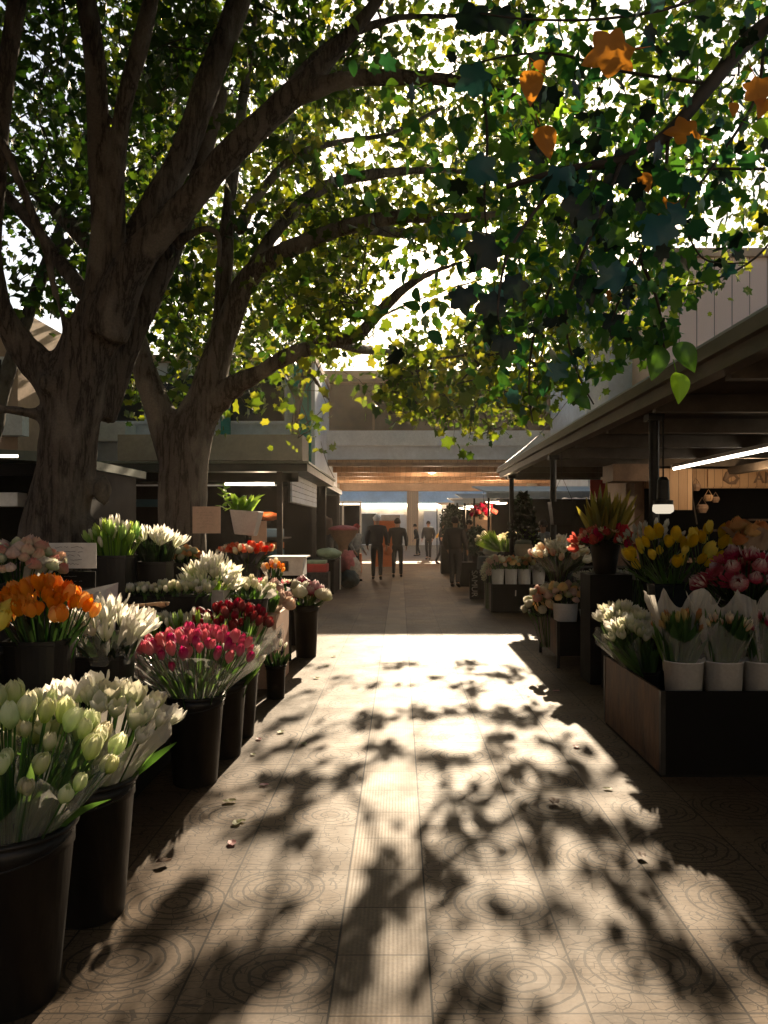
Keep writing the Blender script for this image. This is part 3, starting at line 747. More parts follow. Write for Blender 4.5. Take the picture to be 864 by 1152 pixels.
limbs2 = [
 [(206, 750, 8.5, 42), (206, 660, 8.5, 38), (206, 590, 8.5, 36), (206, 530, 8.5, 37), (214, 490, 8.5, 36), (232, 445, 8.5, 27), (246, 395, 8.5, 20), (262, 350, 8.5, 18), (278, 315, 8.4, 16), (305, 292, 8.3, 14), (345, 272, 8.2, 12), (395, 254, 8.1, 11), (455, 244, 8.0, 10), (510, 246, 7.9, 8), (570, 240, 7.8, 5)],
 [(200, 510, 8.5, 32), (183, 470, 8.5, 23), (165, 425, 8.5, 18), (150, 375, 8.6, 16), (128, 320, 8.8, 14), (95, 270, 9.0, 12), (50, 225, 9.2, 9), (0, 180, 9.4, 6)],
 [(240, 425, 8.6, 18), (248, 370, 8.7, 13), (252, 310, 8.8, 12), (256, 250, 8.9, 10), (262, 190, 9.0, 9), (275, 100, 9.2, 7), (290, 0, 9.4, 4)],
 [(228, 470, 8.5, 24), (256, 440, 8.4, 16), (290, 420, 8.3, 12), (330, 398, 8.2, 11), (372, 384, 8.1, 10), (402, 377, 8.0, 9), (428, 350, 7.9, 8), (458, 322, 7.8, 7), (490, 305, 7.7, 5), (530, 292, 7.6, 3)],
 [(276, 320, 8.6, 12), (300, 275, 8.8, 9), (330, 238, 9.0, 9), (370, 208, 9.2, 8), (430, 195, 9.4, 7), (500, 192, 9.7, 5), (570, 200, 10, 3)],
 [(268, 260, 9.0, 9), (290, 220, 9.3, 7), (330, 178, 9.6, 6), (380, 160, 10, 5), (440, 150, 10.5, 4), (500, 120, 11, 3)],
 [(395, 254, 8.1, 9), (450, 262, 9.5, 7), (500, 262, 11, 6), (560, 268, 12.6, 5), (600, 280, 14, 4)],
 [(372, 384, 8.1, 8), (420, 395, 9.8, 6), (470, 398, 11.6, 5), (520, 402, 13.4, 4), (560, 410, 15, 3)],
 [(330, 398, 8.2, 6), (350, 420, 9.2, 4.5), (362, 440, 10.2, 3.5), (372, 452, 11, 2.5)],
]
T2, N2 = tree('plane_tree', (X(206, 8.5), 8.5, 0), 'second smoother tree behind the green tulips, a long limb arching over the lane', limbs2, 'bark2', .03)
# trees farther back, left of and beyond the stalls
limbs3 = [
 [(330, 640, 21, 7), (330, 560, 21, 6), (333, 470, 21, 5.5), (350, 400, 21, 5), (380, 330, 21, 4), (410, 250, 21, 3), (430, 150, 21, 2)],
 [(335, 450, 21, 4), (300, 380, 21, 3.5), (260, 310, 21, 3), (210, 230, 21, 2)],
 [(350, 400, 21, 4), (420, 360, 20, 3), (490, 330, 19, 2.5), (560, 310, 18, 2)],
]
T3, N3 = tree('background_tree', (X(330, 21), 21, 0), 'slender tree standing far behind the green stall', limbs3, 'bark2', .05)
limbs4 = [
 [(-20, 640, 13.5, 14), (-15, 560, 13.5, 12), (0, 450, 13.5, 11), (40, 330, 13.5, 9), (80, 220, 13.5, 7), (120, 60, 13.5, 5)],
 [(0, 450, 13.5, 8), (-60, 350, 13.5, 6), (-140, 250, 13.5, 4)],
 [(60, 290, 13.5, 6), (150, 200, 13.5, 5), (230, 120, 13.5, 4), (300, 20, 13.5, 3)],
]
T4, N4 = tree('background_tree', (X(-20, 13.5), 13.5, 0), 'dark leafy tree behind the big trunk at the left edge', limbs4, 'bark1', .05)

# crowns ------------------------------------------------------------
YB = [(-500, 430), (-60, 335), (60, 325), (110, 440), (150, 475), (200, 455), (225, 470), (262, 485), (285, 470), (305, 430), (325, 505), (355, 520), (375, 475),
      (400, 455), (430, 470), (470, 478), (520, 500), (570, 498), (605, 488), (625, 445), (655, 470), (690, 455), (715, 415), (760, 400), (790, 350), (830, 300), (864, 262), (1000, 200), (1400, 100)]
yb_x = np.array([a for a, b in YB], float); yb_y = np.array([b for a, b in YB], float)
# dark patches of the dappled shade on the paving (pixel ellipses on the ground plane)
BL = [(345, 783, 30, 5), (400, 768, 45, 5), (440, 748, 35, 4), (315, 812, 30, 7), (360, 800, 26, 5), (290, 850, 45, 8), (350, 840, 30, 9), (410, 812, 45, 9), (470, 806, 40, 7),
      (530, 800, 40, 8), (575, 815, 35, 8), (600, 800, 30, 5), (620, 835, 22, 9), (560, 850, 30, 8), (500, 860, 24, 14), (440, 850, 24, 10), (380, 880, 30, 12), (310, 885, 45, 10),
      (240, 905, 40, 10), (290, 930, 42, 15), (340, 915, 30, 12), (520, 905, 36, 22), (575, 880, 40, 12), (640, 880, 35, 10), (600, 925, 30, 10), (650, 925, 45, 14), (690, 950, 40, 16),
      (540, 950, 26, 12), (435, 990, 28, 22), (450, 1035, 55, 26), (400, 1060, 24, 30), (500, 1010, 20, 14), (330, 1022, 20, 12), (210, 1030, 80, 12), (150, 1065, 80, 15), (90, 1100, 70, 18),
      (190, 1120, 70, 26), (420, 1120, 26, 40), (510, 1090, 20, 40), (540, 1145, 60, 30), (640, 1120, 24, 28), (700, 1030, 26, 12), (740, 1080, 30, 22), (790, 1120, 50, 30), (690, 1000, 40, 12), (730, 985, 30, 12), (280, 1090, 22, 16), (600, 1060, 18, 12)]
_r = random.Random(41)
BL = [(a, b, c*.86, d*.86) for a, b, c, d in BL]
for _ in range(120):     # small stray patches between the large ones
    yy = 745+400*_r.random()**1.15; hw = 150+(yy-745)*.85
    xx = 470+(_r.random()*2-1)*hw; k = .35+(yy-745)/330
    BL.append((xx, yy, (8+12*_r.random())*k+5, (3+5*_r.random())*k+1.5))
BLa = np.array(BL, float)
BRIGHT = [(480, 325, 62), (470, 235, 20), (565, 310, 22), (430, 350, 26), (555, 265, 14), (610, 250, 16), (500, 430, 20), (400, 430, 26)]
def ground_px(pts):
    """pixel where each point's sun shadow meets the paving, and whether it lands on the visible lane"""
    k = pts[:, 2]/SUN.z
    gx = pts[:, 0]-k*SUN.x; gy = pts[:, 1]-k*SUN.y
    ok = (gy > 1.9) & (gy < 10.3) & (gx > -1.7) & (gx < 1.9)
    hx = gx+SUN.x/SUN.z; hy = gy+SUN.y/SUN.z      # the same ray at flower height
    global FL
    FL = (hy > 2.0) & (hy < 9.5) & (hx > -2.4) & (hx < -.75) & (pts[:, 2] > 1)
    gy2 = np.where(gy > .5, gy, .5)
    return HX+F*gx/gy2, HY+F*CAMZ/gy2, ok, gx, gy
def img_px(pts):
    return HX+F*pts[:, 0]/pts[:, 1], HY-F*(pts[:, 2]-CAMZ)/pts[:, 1]
def in_blob(px, py, grow=1.0):
    r = np.zeros(len(px), bool)
    for bx, by, rx, ry in BLa: r |= ((px-bx)/(rx*grow))**2+((py-by)/(ry*grow))**2 < 1
    return r
def fine_gap(wx, wy):
    return np.array([noise.noise(Vector((a*8.5, b*4.5, 4.0))) for a, b in zip(wx, wy)]) > -.02
def sample_clusters(n, xr, yr, Yr, dens=None, edge=60.):
    out = []
    while sum(len(o) for o in out) < n:
        k = 4000
        px = rng.uniform(*xr, k); py = rng.uniform(*yr, k); Y = rng.uniform(*Yr, k)
        yb = np.interp(px, yb_x, yb_y) + 14*np.sin(px*.11)+10*np.sin(px*.043+1)
        pr = np.clip((yb-py)/edge, 0, 1)**.6
        for bx, by, br in BRIGHT: pr *= np.where((px-bx)**2+(py-by)**2 < br*br, .42, 1)
        if dens: pr *= dens(px, py, Y)
        # clumpiness
        cl = np.array([noise.noise(Vector((a*.022, b*.022, c*.5))) for a, b, c in zip(px, py, Y)])
        pr *= np.clip(.55+1.9*cl, .05, 1)
        pts = np.stack([(px-HX)*Y/F, Y, CAMZ-(py-HY)*Y/F], 1)
        gx, gy, ok, wx, wy = ground_px(pts)
        pr *= np.where(ok, np.where(in_blob(gx, gy, .85), 1.0, .015), 1.0)
        pr *= np.where(FL, .30, 1.0)
        pr *= (pts[:, 2] > 2.2)
        out.append(pts[rng.uniform(size=k) < pr])
    return np.concatenate(out)[:n]
def blob_clusters(n, zr=(2.9, 6.2)):
    out = []
    wts = BLa[:, 2]*BLa[:, 3]; gyb = F*CAMZ/(BLa[:, 1]-HY); wts = BLa[:, 2]*gyb/F*(BLa[:, 3]*gyb*gyb/(F*CAMZ)); wts /= wts.sum()
    while sum(len(o) for o in out) < n:
        k = 1500
        i = rng.choice(len(BLa), k, p=wts)
        a = rng.uniform(0, 2*PI, k); r = np.sqrt(rng.uniform(0, 1, k))*.85
        px = BLa[i, 0]+BLa[i, 2]*r*np.cos(a); py = BLa[i, 1]+BLa[i, 3]*r*np.sin(a)
        gy = F*CAMZ/(py-HY); gx = (px-HX)*gy/F
        z = rng.uniform(*zr, k)
        kk = z/SUN.z
        pts = np.stack([gx+kk*SUN.x, gy+kk*SUN.y, z], 1)
        ix, iy = img_px(pts)
        yb = np.interp(ix, yb_x, yb_y)
        ok = (iy < yb-4)
        ok &= (pts[:, 1] < 21)
        out.append(pts[ok])
    return np.concatenate(out)[:n]

def twigs(T, clusters, nodes, rmin=.0045, maxd=30.0):
    """join every leaf cluster to the nearest limb or already joined cluster, thicker where more hang on it"""
    base = np.array([tuple(p) for p, r in nodes]); nb = len(base); n = len(clusters)
    allp = np.concatenate([base, clusters]); par = -np.ones(n, int)
    best = np.full(n, 1e9); bi = np.zeros(n, int)
    for j in range(n):
        d = np.linalg.norm(base-clusters[j], axis=1); bi[j] = d.argmin(); best[j] = d.min()
    done = np.zeros(n, bool); order = []
    for _ in range(n):
        j = int(np.where(done, 1e9, best).argmin()); done[j] = True; par[j] = bi[j]; order.append(j)
        d = np.linalg.norm(clusters-clusters[j], axis=1)*1.0
        upd = (~done) & (d < best); best[upd] = d[upd]; bi[upd] = nb+j
    cnt = np.ones(n)
    for j in reversed(order):
        if par[j] >= nb: cnt[par[j]-nb] += cnt[j]
    mb = MB()
    for j in order:
        a = Vector(allp[par[j]]); b = Vector(clusters[j])
        if (b-a).length > maxd: continue
        r = min(.017, rmin*cnt[j]**.36); r2 = max(rmin*.8, r*.75)
        mid = (a+b)/2+Vector((random.uniform(-1, 1), random.uniform(-1, 1), random.uniform(-.2, 1.2)))*(b-a).length*.14
        mb.tube([a, mid, b], [r, (r+r2)/2, r2], 5, False)
    return mb.build('twigs', M['twig'], T)

def spread(cl, k, rad, size, flat=.8):
    n = len(cl)
    c = np.repeat(cl, k, axis=0); o = rng.normal(size=(n*k, 3))*rad*.6; o[:, 2] *= flat
    return c+o, rng.uniform(size*.6, size*1.25, n*k)

# tree 2: arching over the lane
ca = sample_clusters(660, (120, 900), (-250, 520), (9.2, 17))
cc = sample_clusters(240, (285, 680), (215, 505), (6.6, 11.5), lambda a, b, c: np.where(a < 330, .5, 1.0)*np.where((b > 330), 1.0, .5)*np.where(((a-478)/75)**2+((b-318)/58)**2 < 1, .12, 1.0)*np.where((a-520)**2+(b-222)**2 < 900, .1, 1.0), 26)
cb = blob_clusters(520, (2.7, 4.7))
c2 = np.concatenate([ca, cb, cc])
k = 1800
ov2 = np.stack([rng.uniform(-7, 5, k), rng.uniform(6, 17, k), rng.uniform(6, 14, k)], 1)  # unseen leaves added above the frame to shut out zenith sky
ov2 = ov2[(ov2[:, 2] > 2.6+ov2[:, 1]*.72) & (ov2[:, 2] < 5.6+ov2[:, 1]*.72)][:520]
twigs(T2, np.concatenate([c2, ov2]), N2)
po2, so2 = spread(ov2, 26, .6, .32)
p, s = spread(ca, 19, .36, .17); p2, s2 = spread(cb, 5, .10, .12)
p = np.concatenate([p, p2]); s = np.concatenate([s, s2])
gx, gy, ok, wx, wy = ground_px(p)
fromb = np.arange(len(p)) >= len(ca)*19
keep = ~ok | (in_blob(gx, gy, 1.0) & fine_gap(wx, wy) & (fromb | (rng.uniform(size=len(p)) < .5))) | (rng.uniform(size=len(p)) < .03)
keep &= ~FL | (rng.uniform(size=len(p)) < .25)
pc, sc_ = spread(cc, 13, .26, .13); gx, gy, ok, wx, wy = ground_px(pc); kc = (~ok | in_blob(gx, gy, 1.0)) & (~FL | (rng.uniform(size=len(pc)) < .4))
p = np.concatenate([p[keep], po2, pc[kc]]); s = np.concatenate([s[keep], so2, sc_[kc]])
leaves('crown', p, s, 'plane', M['leafT'], T2)
# tree 1: overhead and left
c1 = sample_clusters(760, (-450, 430), (-420, 330), (6.9, 10.5), lambda a, b, c: np.where((a > 215) & (b > 110), .12, 1.0), 90)
# unseen leaves added overhead and behind the viewpoint to block sky light
k = 2400
ov = np.stack([rng.uniform(-7, 6, k), rng.uniform(-2.5, 6.5, k), rng.uniform(5.2, 9.5, k)], 1)
ov = ov[(ov[:, 2] > 2.4+np.clip(ov[:, 1], 0, 20)*.73) & (((ov[:, 0]+1)/7.5)**2+((ov[:, 1]-1)/7.5)**2 < 1)][:1100]
ov1 = len(c1); c1 = np.concatenate([c1, ov])
twigs(T1, c1, N1)
p, s = spread(c1[:ov1], 18, .32, .14); po, so_ = spread(ov, 26, .45, .26); p = np.concatenate([p, po]); s = np.concatenate([s, so_])
gx, gy, ok, wx, wy = ground_px(p)
keep = (~ok | in_blob(gx, gy, 1.0)) & (~FL | (rng.uniform(size=len(p)) < .25))
leaves('crown', p[keep], s[keep], 'plane', M['leafD'], T1)
# background trees
c3 = sample_clusters(520, (100, 640), (60, 500), (17, 24), lambda a, b, c: np.where(a < 250, .8, 1.0)*np.where(b > 400, .25, 1.0), 50)
twigs(T3, c3, N3, .006)
p, s = spread(c3, 13, .55, .22); gx, gy, ok, wx, wy = ground_px(p); keep = (~ok | in_blob(gx, gy, 1.0)) & (~FL | (rng.uniform(size=len(p)) < .25))
leaves('crown', p[keep], s[keep], 'plane', M['leafT'], T3)
c4 = sample_clusters(820, (-500, 330), (-260, 440), (11, 17), None, 60)
twigs(T4, c4, N4, .006)
p, s = spread(c4, 16, .5, .19)
ground_px(p); keep = ~FL | (rng.uniform(size=len(p)) < .25)
leaves('crown', p[keep], s[keep], 'plane', M['leafD'], T4)
#@@PART2@@
# ------------------------------------------------------------------ overhanging vine branch, top right
V_ = thing('vine_branch', (2.6, 3.2, 4.6), 'dark vine branch with large lobed leaves overhanging the lane at top right', 'branch')
vm = MB(); vn = []
def vstrand(pts, r0, r1):
    pp = [(P(a, b, y), 0) for a, b, y in pts]
    sp = [q[0] for q in smoothpath(pp, 6)]
    n = len(sp)
    vm.tube(sp, [r0+(r1-r0)*i/(n-1) for i in range(n)], 7)
    vn.extend(sp)
    return sp
main = vstrand([(1250, -420, 3.6), (1000, -60, 3.3), (860, 30, 3.1), (800, 95, 3.0), (752, 150, 2.95), (700, 180, 2.9), (640, 190, 2.9), (570, 210, 2.9)], .045, .010)
strs = [
 [(800, 95, 3.0), (700, 80, 3.1), (620, 60, 3.2), (540, 70, 3.3), (470, 100, 3.4)],
 [(1000, -60, 3.3), (900, -60, 3.0), (780, 0, 2.8), (690, 20, 2.7), (600, 22, 2.7), (540, 15, 2.8)],
 [(752, 150, 2.95), (745, 220, 2.9), (720, 290, 2.9), (700, 330, 2.9), (688, 362, 2.9)],
 [(700, 180, 2.9), (672, 250, 2.8), (650, 300, 2.8), (636, 360, 2.9), (650, 420, 3.0), (668, 455, 3.0)],
 [(640, 190, 2.9), (600, 240, 2.8), (570, 290, 2.7), (560, 350, 2.7), (566, 380, 2.7)],
 [(720, 290, 2.9), (740, 340, 3.0), (745, 380, 3.1), (752, 408, 3.1)],
 [(860, 30, 3.1), (850, 110, 3.2), (800, 190, 3.2), (770, 235, 3.2), (790, 290, 3.3), (840, 296, 3.3)],
 [(1000, -60, 3.3), (960, 120, 3.6), (900, 220, 3.8), (850, 290, 3.8), (780, 320, 3.9), (700, 318, 4.0), (640, 315, 4.0)],
 [(620, 60, 3.2), (600, 100, 3.1), (605, 150, 3.0), (622, 200, 3.0)],
 [(540, 70, 3.3), (548, 150, 3.2), (545, 220, 3.2), (548, 270, 3.2)],
 [(860, 190, 3.5), (800, 190, 3.5), (740, 192, 3.5), (690, 190, 3.5)],
 [(620, 320, 3.6), (600, 380, 3.8), (595, 440, 4.0), (600, 478, 4.0)],
]
for st in strs: vstrand(st, .008, .003)
vm.build('twigs', M['twig'], V_, smooth=True)
# leaves along the strands
vn_a = np.array([tuple(q) for q in vn])
def vleaves(name, n, sz, mm, jit, tmpl='ivy', sel=None, down=1.1):
    idx = rng.integers(0, len(vn_a), n)
    p = vn_a[idx]+rng.normal(size=(n, 3))*jit
    ix, iy = img_px(p)
    yb = np.interp(ix, yb_x, yb_y)
    k = iy < yb-18
    for bx, by, br in BRIGHT: k &= ((ix-bx)**2+(iy-by)**2 > br*br) | (rng.uniform(size=n) < .2)
    k &= (ix > 640) | (rng.uniform(size=n) < .55)
    if sel is not None: k &= sel(ix, iy)
    p = p[k]
    return leaves(name, p, rng.uniform(sz*.6, sz*1.15, len(p)), tmpl, mm, V_, down=down, up=.3, smooth=True)
vleaves('leaves', 820, .082, M['leafV'], .16)
vleaves('shaded_leaves', 260, .075, M['leafDark'], .15)
vleaves('blue_green_leaves', 40, .09, M['leafTeal'], .10)
# more foliage further up the branch, small and dense
idx = rng.integers(0, len(vn_a), 2000)
p = vn_a[idx]+rng.normal(size=(2000, 3))*.34+np.array([0.1, .9, .5])
ix, iy = img_px(p); yb = np.interp(ix, yb_x, yb_y); k = iy < yb-40
leaves('small_leaves', p[k], rng.uniform(.05, .10, k.sum()), 'ovate', M['leafV'], V_, down=.5)
def m_is_dark(q): return q in ('leafDark', 'leafTeal')
def big_leaf(name, px, py, size, Y, mm, ang=0, label=None, tmpl='ivy', face=(0, -1, .15), m_len=None):
    """a single countable leaf: stalk point at its top, hanging at an angle in the view plane"""
    d = Vector((math.sin(R(ang)), -.12, -math.cos(R(ang)))).normalized()
    s = size*Y/F*(.8 if m_is_dark(mm) else .92)
    c = P(px, py, Y)-d*s*.45
    nn = Vector(face)+Vector((random.uniform(-.25, .25), 0, random.uniform(-.2, .3)))
    V, Fc = TL[tmpl]
    sx = d.cross(nn).normalized(); nz = sx.cross(d)
    verts = [c+(sx*v[0]*1.05+d*v[1]+nz*v[2]*1.5)*s for v in V]
    mb = MB().add(verts, [tuple(int(q) for q in f) for f in Fc])
    mb.tube([c-d*s*.35+Vector((0, .02, .01)), c], .0018, 5)
    o = mb.build(name, M[mm], V_, smooth=True)
    if label: o['label'] = label
    return o
for px, py, s, Y, a in ((520, 335, 44, 2.7, 15), (553, 343, 50, 2.7, -10), (566, 385, 42, 2.7, 5), (545, 282, 60, 2.75, -30), (577, 322, 44, 2.7, 30), (655, 228, 62, 2.8, -20),
                        (660, 322, 48, 2.85, 20), (690, 362, 40, 2.9, 0), (618, 108, 44, 3, -30), (530, 22, 60, 2.8, 70), (562, 20, 46, 2.8, 20), (700, 190, 60, 2.9, -50)):
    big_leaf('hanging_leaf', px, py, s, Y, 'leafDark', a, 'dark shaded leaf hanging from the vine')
for px, py, s, Y, a in ((628, 205, 56, 2.8, 80), (738, 258, 64, 2.8, 20), (692, 310, 54, 2.8, -60), (536, 90, 58, 3, -70), (540, 190, 50, 3.1, 60), (560, 330, 30, 2.9, 0), (760, 240, 40, 2.9, -20)):
    big_leaf('hanging_leaf', px, py, s, Y, 'leafTeal', a, 'large blue-green leaf of the vine')
for px, py, s, Y, a, t in ((690, 60, 66, 2.5, -75, 'ivy'), (597, 95, 46, 2.6, 0, 'ovate'), (613, 157, 44, 2.6, 15, 'ovate'), (607, 75, 22, 2.6, 40, 'ovate'), (772, 150, 46, 2.9, -100, 'ivy'),
                           (853, 100, 40, 2.8, 10, 'ivy'), (825, 122, 20, 3, 0, 'ovate'), (725, 204, 28, 2.9, 20, 'ovate'), (747, 236, 42, 3.0, -60, 'ivy'), (686, 332, 16, 3, 0, 'ovate'), (858, 120, 28, 2.8, -20, 'ovate')):
    big_leaf('autumn_leaf', px, py, s, Y, 'leafOr', a, 'orange autumn leaf on the vine', t)
for px, py, s, Y, a, t in ((763, 434, 40, 3.1, 5, 'ovate'), (862, 148, 44, 2.8, 60, 'ovate'), (620, 120, 40, 3.1, 80, 'ivy')):
    big_leaf('lime_leaf', px, py, s, Y, 'leafLime', a, 'sunlit lime green leaf at the vine tip', t)
for px, py, s, Y, a in ((738, 405, 46, 3.1, -10), (722, 392, 36, 3.1, -50), (770, 400, 44, 3.1, 35), (745, 375, 40, 3.1, 80), (645, 440, 30, 3.0, -20), (655, 452, 26, 3.0, 50), (630, 410, 36, 3.0, -60)):
    big_leaf('hanging_leaf', px, py, s, Y, 'leafV', a, None, 'ovate')

# ------------------------------------------------------------------ flowers
def bloom_mesh(kind, seed):
    rd = random.Random(seed); mb = MB()
    def pet(a0, R0, hw, ztop, close, lean=0, nt=6, ns=4, point=1.0, base=.02, roll=0):
        vs = []; fs = []
        for i in range(nt+1):
            t = i/nt
            prof = math.sin(PI*min(1, t*.62+.05))**.8 if close < .5 else math.sin(PI*min(1, (t*.86+.06)))**.75
            r = base+R0*prof*(1+lean*t*t)
            wv = hw*(math.sin(PI*(t*.78+.12))**.6)*(1 if t < .999 else .10/point)
            for j in range(ns+1):
                s = -1+2*j/ns
                a = a0+s*wv+roll*t
                rr = r*(1-.10*s*s)+(.02*math.sin(7*t+a0) if nt > 4 else 0)
                vs.append((rr*math.cos(a), rr*math.sin(a), t*ztop-.03*s*s))
        for i in range(nt):
            for j in range(ns):
                q = i*(ns+1)+j; fs.append((q, q+1, q+ns+2, q+ns+1))
        mb.add(vs, fs)
    if kind == 'tulip':
        for k in range(3): pet(k*2.094+rd.uniform(-.1, .1), .30, .95, 1+rd.uniform(-.06, .03), 1, rd.uniform(-.1, .15))
        for k in range(3): pet(1.05+k*2.094, .25, .9, .96, 1, 0)
    elif kind == 'open':
        for k in range(3): pet(k*2.094+rd.uniform(-.15, .15), .42, .62, 1+rd.uniform(-.12, .05), 0, rd.uniform(-.1, .5))
        for k in range(3): pet(1.05+k*2.094, .33, .62, .93, 0, rd.uniform(-.2, .3))
        for k in range(5): mb.tube([(0, 0, .1), (.06*math.cos(k*1.26), .06*math.sin(k*1.26), .5)], .015, 4)
    elif kind == 'bud':
        for k in range(3): pet(k*2.094, .15, 1.05, 1, 1, 0, 6, 3)
        for k in range(2): pet(k*3.1+.5, .21, .7, .8, 0, .2, 5, 3)
    elif kind == 'spiky':
        for k in range(7): pet(k*.9+rd.uniform(-.1, .1), .36+.08*(k % 2), .30, 1+rd.uniform(-.2, .1), 0, rd.uniform(.1, .9), 6, 2)
        for k in range(4): pet(k*1.57, .16, .55, .8, 1)
    elif kind == 'peony':
        for q, (rr, zz, n) in enumerate(((.52, .62, 7), (.42, .78, 6), (.30, .86, 5), (.17, .88, 4))):
            for k in range(n): pet(k*2*PI/n+q*.5+rd.uniform(-.15, .15), rr, .60, zz+rd.uniform(-.06, .06), 1, rd.uniform(-.1, .1), 5, 3)
    elif kind == 'daisy':
        for k in range(9): pet(k*.70+rd.uniform(-.1, .1), .5, .30, .45+rd.uniform(-.1, .1), 0, .6, 4, 2)
        mb.lathe([(.14, .16), (.16, .24), (.08, .30)], 0, 0, 8, False, True)
    return mb
BM = {}
def blooms_for(kind, mname):
    key = (kind, mname)
    if key not in BM:
        BM[key] = []
        for sd in range(3):
            mb = bloom_mesh(kind, sd*13+5)
            me = bpy.data.meshes.new('bloom'); me.from_pydata([tuple(v) for v in mb.v], [], mb.f)
            me.materials.append(PT[mname]); me.polygons.foreach_set('use_smooth', [True]*len(me.polygons)); me.update()
            BM[key].append(me)
    return BM[key]
def blade(mb, p0, p1, w, bend=.3, n=5, twist=0):
    """long leaf blade from p0 to p1"""
    p0 = Vector(p0); p1 = Vector(p1); d = p1-p0; L = d.length
    out = Vector((d.x, d.y, 0)); out = out.normalized() if out.length > 1e-4 else Vector((1, 0, 0))
    side = d.cross(out)
    if side.length < 1e-5: side = d.cross(Vector((1, .3, 0)))
    side.normalize()
    side = Quaternion(d.normalized(), twist) @ side
    nrm = side.cross(d).normalized()
    vs = []; fs = []
    for i in range(n+1):
        t = i/n
        c = p0+d*t+Vector((0, 0, 1))*(bend*L*math.sin(PI*t)*.5)+out*(bend*L*t*t*.3)
        ww = w*(math.sin(PI*min(1, t*.82+.16))**.9)*.5
        if i == n: ww = w*.03
        vs += [c-side*ww+nrm*ww*.4, c, c+side*ww+nrm*ww*.4]
    for i in range(n):
        for j in range(2):
            q = i*3+j; fs.append((q, q+1, q+4, q+3))
    mb.add(vs, fs)

def wrapper(T, cx, cy, z0, z1, r0, r1, points=9, amp=.09, m='wrapClear', a0=0, a1=2*PI, lean=(0, 0), nm='wrapper', seed=0):
    rd = random.Random(seed+int(cx*100)+int(cy*37)); n = 64; rows = 7; vs = []; fs = []
    full = abs(a1-a0-2*PI) < .01
    ph = rd.uniform(0, 6)
    for i in range(n+1):
        a = a0+(a1-a0)*i/n
        tri = abs(((a*points/(2*PI)+ph) % 1)*2-1)
        ww = .55+.45*math.sin(a*2.3+ph)
        top = z1-amp*(1-tri)*1.6*ww
        for j in range(rows+1):
            t = j/rows
            pl = 1+.05*math.sin(a*points*1.5+ph)*t+.025*math.sin(a*31+t*4)*t
            rr = (r0+(r1-r0)*(t**1.35))*pl*(1+.10*tri*t*t)
            z = z0+(top-z0)*t
            vs.append((cx+rr*math.cos(a)+lean[0]*t, cy+rr*math.sin(a)+lean[1]*t, z))
    for i in range(n):
        for j in range(rows):
            q = i*(rows+1)+j; fs.append((q, q+rows+1, q+rows+2, q+1))
    return MB().add(vs, fs).build(nm, M[m], T, smooth=False)

